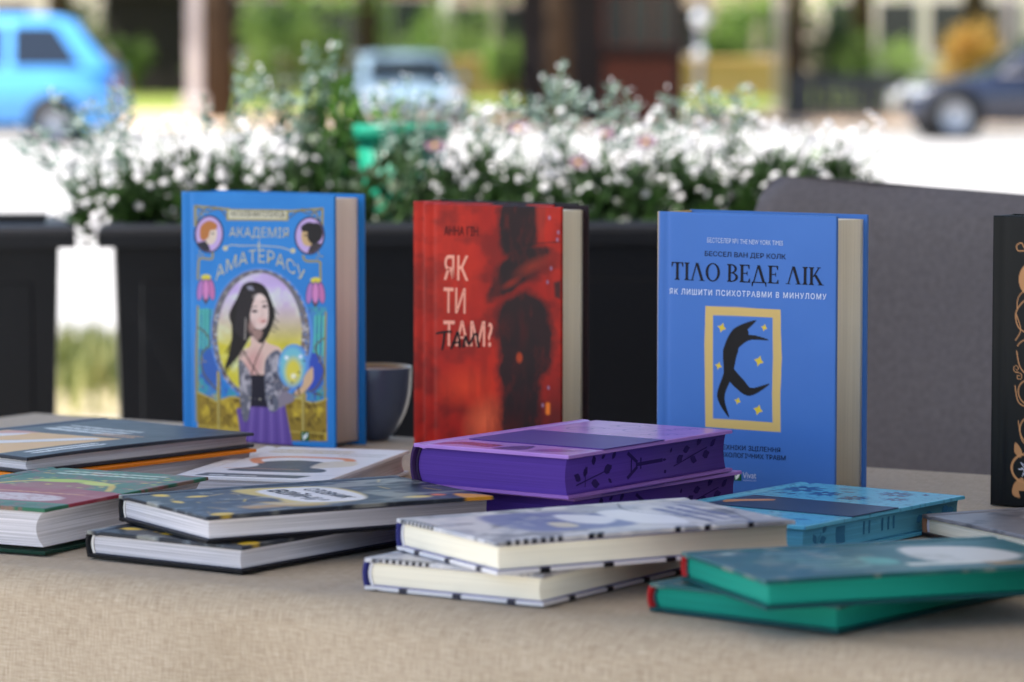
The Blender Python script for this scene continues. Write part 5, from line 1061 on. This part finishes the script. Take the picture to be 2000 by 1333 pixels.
M['bark'] = mat_plain('bark', (70, 56, 44), .95, .15, .3, 6, .8, 12); M['crown'] = mat_leaf('crown_leaf', (44, 74, 24), (112, 140, 52), .55, .45, .7); M['crown_dark'] = mat_leaf('crown_dark', (30, 52, 24), (66, 92, 40), .55, .35, .8)
M['crown_light'] = mat_leaf('crown_light', (104, 138, 60), (160, 182, 96), .55, .5, .8); M['crown_gold'] = mat_leaf('crown_gold', (176, 130, 50), (206, 176, 90), .55, .45, 1.2)
def leaves(nm, blobs, n, size, mat, parent):
    P = []; vol = np.array([r[0] * r[1] * r[2] for _, r in blobs]) ** .8; cnt = (n * vol / vol.sum()).astype(int) + 1
    for (c, r), k in zip(blobs, cnt):
        q = unit(k); P.append(np.array(c) + q * np.array(r) * (rng.uniform(.15, 1, k) ** .4)[:, None] * rng.uniform(.8, 1.15, k)[:, None])
    P = np.concatenate(P); D = unit(len(P)) + np.array([0, 0, -.3]); D /= np.linalg.norm(D, axis=1)[:, None]
    return tag(obj(nm, quadmesh(nm, leaf_quads(P, D, rng.uniform(.7, 1.4, len(P)) * size, rng.uniform(.25, .42, len(P)) * size)), mat, parent), kind='stuff')
def tree(label, u, d, r, h, cr, mat, low=2.2, n=3400, lean=.0):
    h *= 1.6; cr *= 1.3; x = gx(u, d); z = float(terrain(d)) - .05; root = tag(empty('tree', (x, d, z)), label, 'tree', 'trees beyond the street')
    paths = [([(0, 0, 0), (lean * .3, 0, h * .2), (lean * .7, .05, h * .45), (lean, 0, h * .75)], [r * 1.35, r, r * .85, r * .4])]
    blobs = []
    for k in range(9):
        a = k * 2.4 + u; rr = cr * (.35 + .5 * ((k * 37) % 10) / 10); zz = low + (h - low) * (.12 + .85 * k / 9); e = (lean + rr * math.cos(a), rr * math.sin(a), zz)
        paths.append(([(lean * .6, 0, h * (.28 + .04 * k)), (e[0] * .5, e[1] * .5, (h * .35 + zz) / 2), e], [r * .45, r * .3, r * .1])); s = cr * (.42 + .16 * ((k * 13) % 7) / 7); blobs.append((e, (s, s, s * .62)))
    tubes('trunk', paths, M['bark'], root, 10); leaves('crown', blobs, int(n * .85), .30, mat, root); return root
tree('thick dark trunked tree left of centre', 430, 62, .25, 8.5, 3.6, M['crown'], 3.4); tree('slim grey tree right of the lamp post', 1552, 63, .15, 8, 2.8, M['crown_dark'], 3.0)
tree('leafy tree behind the pale blue grey car', 720, 76, .2, 8, 3.6, M['crown_light'], 1.3); tree('leafy tree behind the dark kiosk', 1090, 58.5, .2, 9, 4.0, M['crown'], 1.9); tree('broad tree at far left behind the blue car', 120, 74, .24, 9, 4.2, M['crown'], 2.7)
tree('broad tree at far right behind the navy car', 1900, 78, .24, 9, 4.2, M['crown_dark'], 2.8); tree('tree standing behind the sunlit bushes', 1680, 80, .24, 9, 4.0, M['crown_light'], 1.3); tree('tree behind the pale post on the left', 330, 84, .22, 9, 4.0, M['crown_dark'], 2.8)
def bush(label, u, d, v0, v1, wpx, mat, n=1800, size=.09):
    s = d / F_PX; x = gx(u, d); zt = zpx(v0, d); z = float(terrain(d)); w_ = wpx * s / 2; root = tag(empty('bush', (x, d, z - .02)), label, 'bush', 'bushes beyond the street'); h = zt - z
    blobs = [((rng.uniform(-.65, .65) * w_, rng.uniform(-.4, .4) * w_, h * rng.uniform(.3, .82)), (w_ * rng.uniform(.3, .5), w_ * rng.uniform(.3, .5), h * rng.uniform(.2, .36))) for _ in range(9)]
    tubes('stem', [([(0, 0, 0), (b_[0][0] * .5, b_[0][1] * .5, b_[0][2] * .5), b_[0]], [.03, .02, .008]) for b_ in blobs], M['bark'], root, 6); leaves('foliage', blobs, n, size, mat, root)
for a in (('light green bush right of the dark trunk', 550, 64, -10, 150, 170, M['crown_light']), ('light green bush between trunk and pale blue grey car', 620, 70, 60, 150, 130, M['crown']), ('pale green bush left of the dark kiosk', 900, 73, 10, 100, 260, M['crown_light']), ('yellow green bush just left of the kiosk', 1000, 71, 55, 140, 120, M['crown_light']),
          ('green bush right of the lamp post', 1430, 74, 40, 140, 150, M['crown']), ('dark bush left of the sunlit bush', 1600, 66, 20, 140, 130, M['crown_dark']), ('big sunlit bush behind the dark fence', 1700, 66, 40, 150, 220, M['crown_light']), ('golden leaved bush above the navy car', 1890, 68, 30, 150, 190, M['crown_gold']),
          ('pale green bush above the roof of the pale blue grey car', 800, 80, -20, 140, 220, M['crown_light']), ('high green bush at the top right of the lamp post', 1470, 82, -30, 120, 200, M['crown_light']), ('high bush behind the blue car', 210, 82, -30, 140, 180, M['crown']),
          ('low bush beside the dark shed on the left', 250, 70, 60, 170, 110, M['crown']), ('low green bush by the white post', 420, 72, 120, 190, 120, M['crown_light'])): bush(*a)

M['timber_dark'] = mat_plain('dark_timber', (38, 30, 28), .7, .3, .2, 4); M['panel_red'] = mat_plain('red_brown_panel', (100, 50, 34), .6, .3, .25, 2); M['ochre'] = mat_plain('ochre_stone', (206, 166, 110), .9, .2, .12, 1.5); M['post'] = mat_plain('pale_post', (196, 184, 180), .5, .4, .05, 5); M['steel'] = mat_plain('grey_steel', (130, 130, 140), .5, .5, .08, 5)
# dark kiosk with red-brown boards
D = 60; k0, k1 = gx(1015, D), gx(1335, D); zb = float(terrain(D)); ki = tag(empty('kiosk', ((k0 + k1) / 2, D, zb)), 'dark timber kiosk with red-brown boards, right of centre', 'kiosk'); hw = (k1 - k0) / 2
box('wall', (-hw, hw, .06, 2.2, 0, 2.9), M['timber_dark'], ki); box('roof', (-hw - .4, hw + .4, -.7, 2.6, 2.9, 3.1), M['timber_dark'], ki, .02)
for i in range(9): xa = hw * .02 + i * hw * .1; box('board', (xa, xa + hw * .085, .0, .055, .15, 1.15), M['panel_red'], ki, .006)
for i in range(5): xa = -hw * .95 + i * hw * .19; box('board', (xa, xa + hw * .17, .0, .055, .15, 1.0), M['timber_dark'], ki, .006)
box('counter', (-hw * .05, hw * .96, -.22, .055, 1.18, 1.24), M['timber_dark'], ki, .008); wi = box('window', (0, hw * .92, .02, .058, 1.3, 2.3), M['panel_red'], ki, .006)
for i in range(3): box('pane', (hw * (.04 + .3 * i), hw * (.30 + .3 * i), .012, .0185, 1.36, 2.24), M['glass'], wi)
for i in (-1, 1): tubes('post', [([(i * (hw + .25), -.55, 0), (i * (hw + .25), -.55, 2.9)], .05)], M['timber_dark'], ki)
# ochre wall of stone blocks, seen left and right of the kiosk
D = 72; zb = float(terrain(D)); wa = tag(empty('stone_wall', (gx(1200, D), D, zb)), 'low sunlit ochre block wall behind the kiosk', 'wall'); x0, x1 = gx(870, D) - gx(1200, D), gx(1545, D) - gx(1200, D); nb = 12
for r_ in range(3):
    for i in range(nb):
        wd = (x1 - x0) / nb; xa = x0 + i * wd + (wd / 2 if r_ % 2 else 0); box('block', (xa, xa + wd - .02, .02 * ((i * 7 + r_) % 3) * .3, .42, r_ * .24, r_ * .24 + .225), M['ochre'], wa, .012, 1)
box('core', (x0 + .03, x1 + .1, .05, .36, 0, .70), M['ochre'], wa); box('coping', (x0 - .05, x1 + .3, -.12, .55, .72, .80), M['ochre'], wa, .015)
# dark slatted fence
D = 62; zb = float(terrain(D)); fe = tag(empty('slat_fence', (gx(1640, D), D, zb)), 'dark slatted fence before the sunlit bushes on the right', 'fence'); x0, x1 = gx(1535, D) - gx(1640, D), gx(1775, D) - gx(1640, D)
for i in range(14): xa = x0 + (x1 - x0) * i / 14; box('slat', (xa, xa + (x1 - x0) / 14 * .86, 0, .025, .05, .82), M['metal_dark'], fe)
for z in (.2, .68): box('rail', (x0, x1, .026, .07, z, z + .06), M['metal_dark'], fe)
# posts and lamp
lp = tag(empty('lamp_post', (gx(1365, 58), 58, float(terrain(58)))), 'grey lamp post with two white globes right of the kiosk', 'lamp post'); tubes('pole', [([(0, 0, 0), (0, 0, .3), (0, 0, 4.2)], [.08, .05, .045])], M['steel'], lp, 12)
for z, r_ in ((1.27, .10), (1.83, .14)):
    g = lathe('globe', [(r_ * math.sin(t), -r_ * math.cos(t)) for t in np.linspace(0, math.pi, 14)], M['lamp_glass'], lp, 24); g.location = (0, -.14, z); tubes('bracket', [([(0, 0, z - .04), (0, -.14, z - .04)], .02)], M['steel'], lp)
wp = tag(empty('post', (gx(383, 62), 62, float(terrain(62)))), 'pale square post before the dark shed on the left', 'post'); box('shaft', (-.13, .13, -.13, .13, 0, 2.6), M['post'], wp, .015); box('base', (-.24, .24, -.24, .24, 0, .42), M['post'], wp, .02); box('cap', (-.17, .17, -.17, .17, 2.6, 2.7), M['post'], wp, .02)
for u, lb in ((1520, 'pale steel pole above the orange wall on the right'), (1965, 'pale steel pole at the far right')): o = tag(empty('pole', (gx(u, 66), 66, float(terrain(66)))), lb, 'pole', 'steel poles'); tubes('shaft', [([(0, 0, 0), (0, 0, 5)], .1)], M['post'], o, 12); lathe('base_plate', [(0, 0), (.2, 0), (.2, .05), (.1, .06)], M['post'], o, 16)
sh = tag(empty('shed', (gx(320, 78), 78, float(terrain(78)))), 'dark shed behind the pale post on the left', 'shed'); box('wall', (-1.3, 1.2, 0, 2.5, 0, 2.2), M['timber_dark'], sh); box('roof', (-1.5, 1.4, -.3, 2.8, 2.2, 2.34), M['timber_dark'], sh, .02)
for i in range(8): box('board', (-1.28 + i * .31, -1.0 + i * .31, -.03, -.002, .05, 1.9), M['timber_dark'], sh, .006)
# buildings closing the view
def building(label, u0, u1, d, h, wall, floors=2, nwin=6):
    x0, x1 = gx(u0, d), gx(u1, d); root = tag(empty('building', ((x0 + x1) / 2, d, float(terrain(d)))), label, 'building', 'buildings behind the trees'); hw = (x1 - x0) / 2; box('wall', (-hw, hw, 0, 8, 0, h), wall, root); box('plinth', (-hw - .03, hw + .03, -.06, 0, 0, .5), M['kerb'], root); box('roof', (-hw - .4, hw + .4, -.5, 8.5, h, h + .3), M['timber_dark'], root)
    for f in range(floors):
        for i in range(nwin):
            cx = -hw + 2 * hw * (i + .5) / nwin; z = .95 + f * 3.1; wi = box('window', (cx - .62, cx + .62, -.05, .0, z, z + 1.6), M['post'], root); box('pane', (cx - .55, cx + .55, -.058, -.051, z + .07, z + 1.53), M['glass'], wi); box('sill', (cx - .7, cx + .7, -.16, -.0, z - .08, z - .01), M['kerb'], wi)
W1 = mat_plain('brick_red', (120, 66, 54), .9, .2, .2, 3); W2 = mat_plain('grey_render', (214, 200, 188), .9, .2, .1, 2); W3 = mat_plain('brown_render', (206, 186, 162), .9, .2, .1, 2)
building('red brick building behind the bush and pale blue grey car', 430, 850, 96, 13.5, W1, 4, 5); building('grey rendered building behind the shed', -350, 400, 104, 13.8, W2, 4, 7); building('brown rendered building behind the kiosk', 880, 1560, 108, 15, W3, 4, 8); building('grey building behind the trees at far right', 1600, 2400, 102, 14, W2, 4, 8)
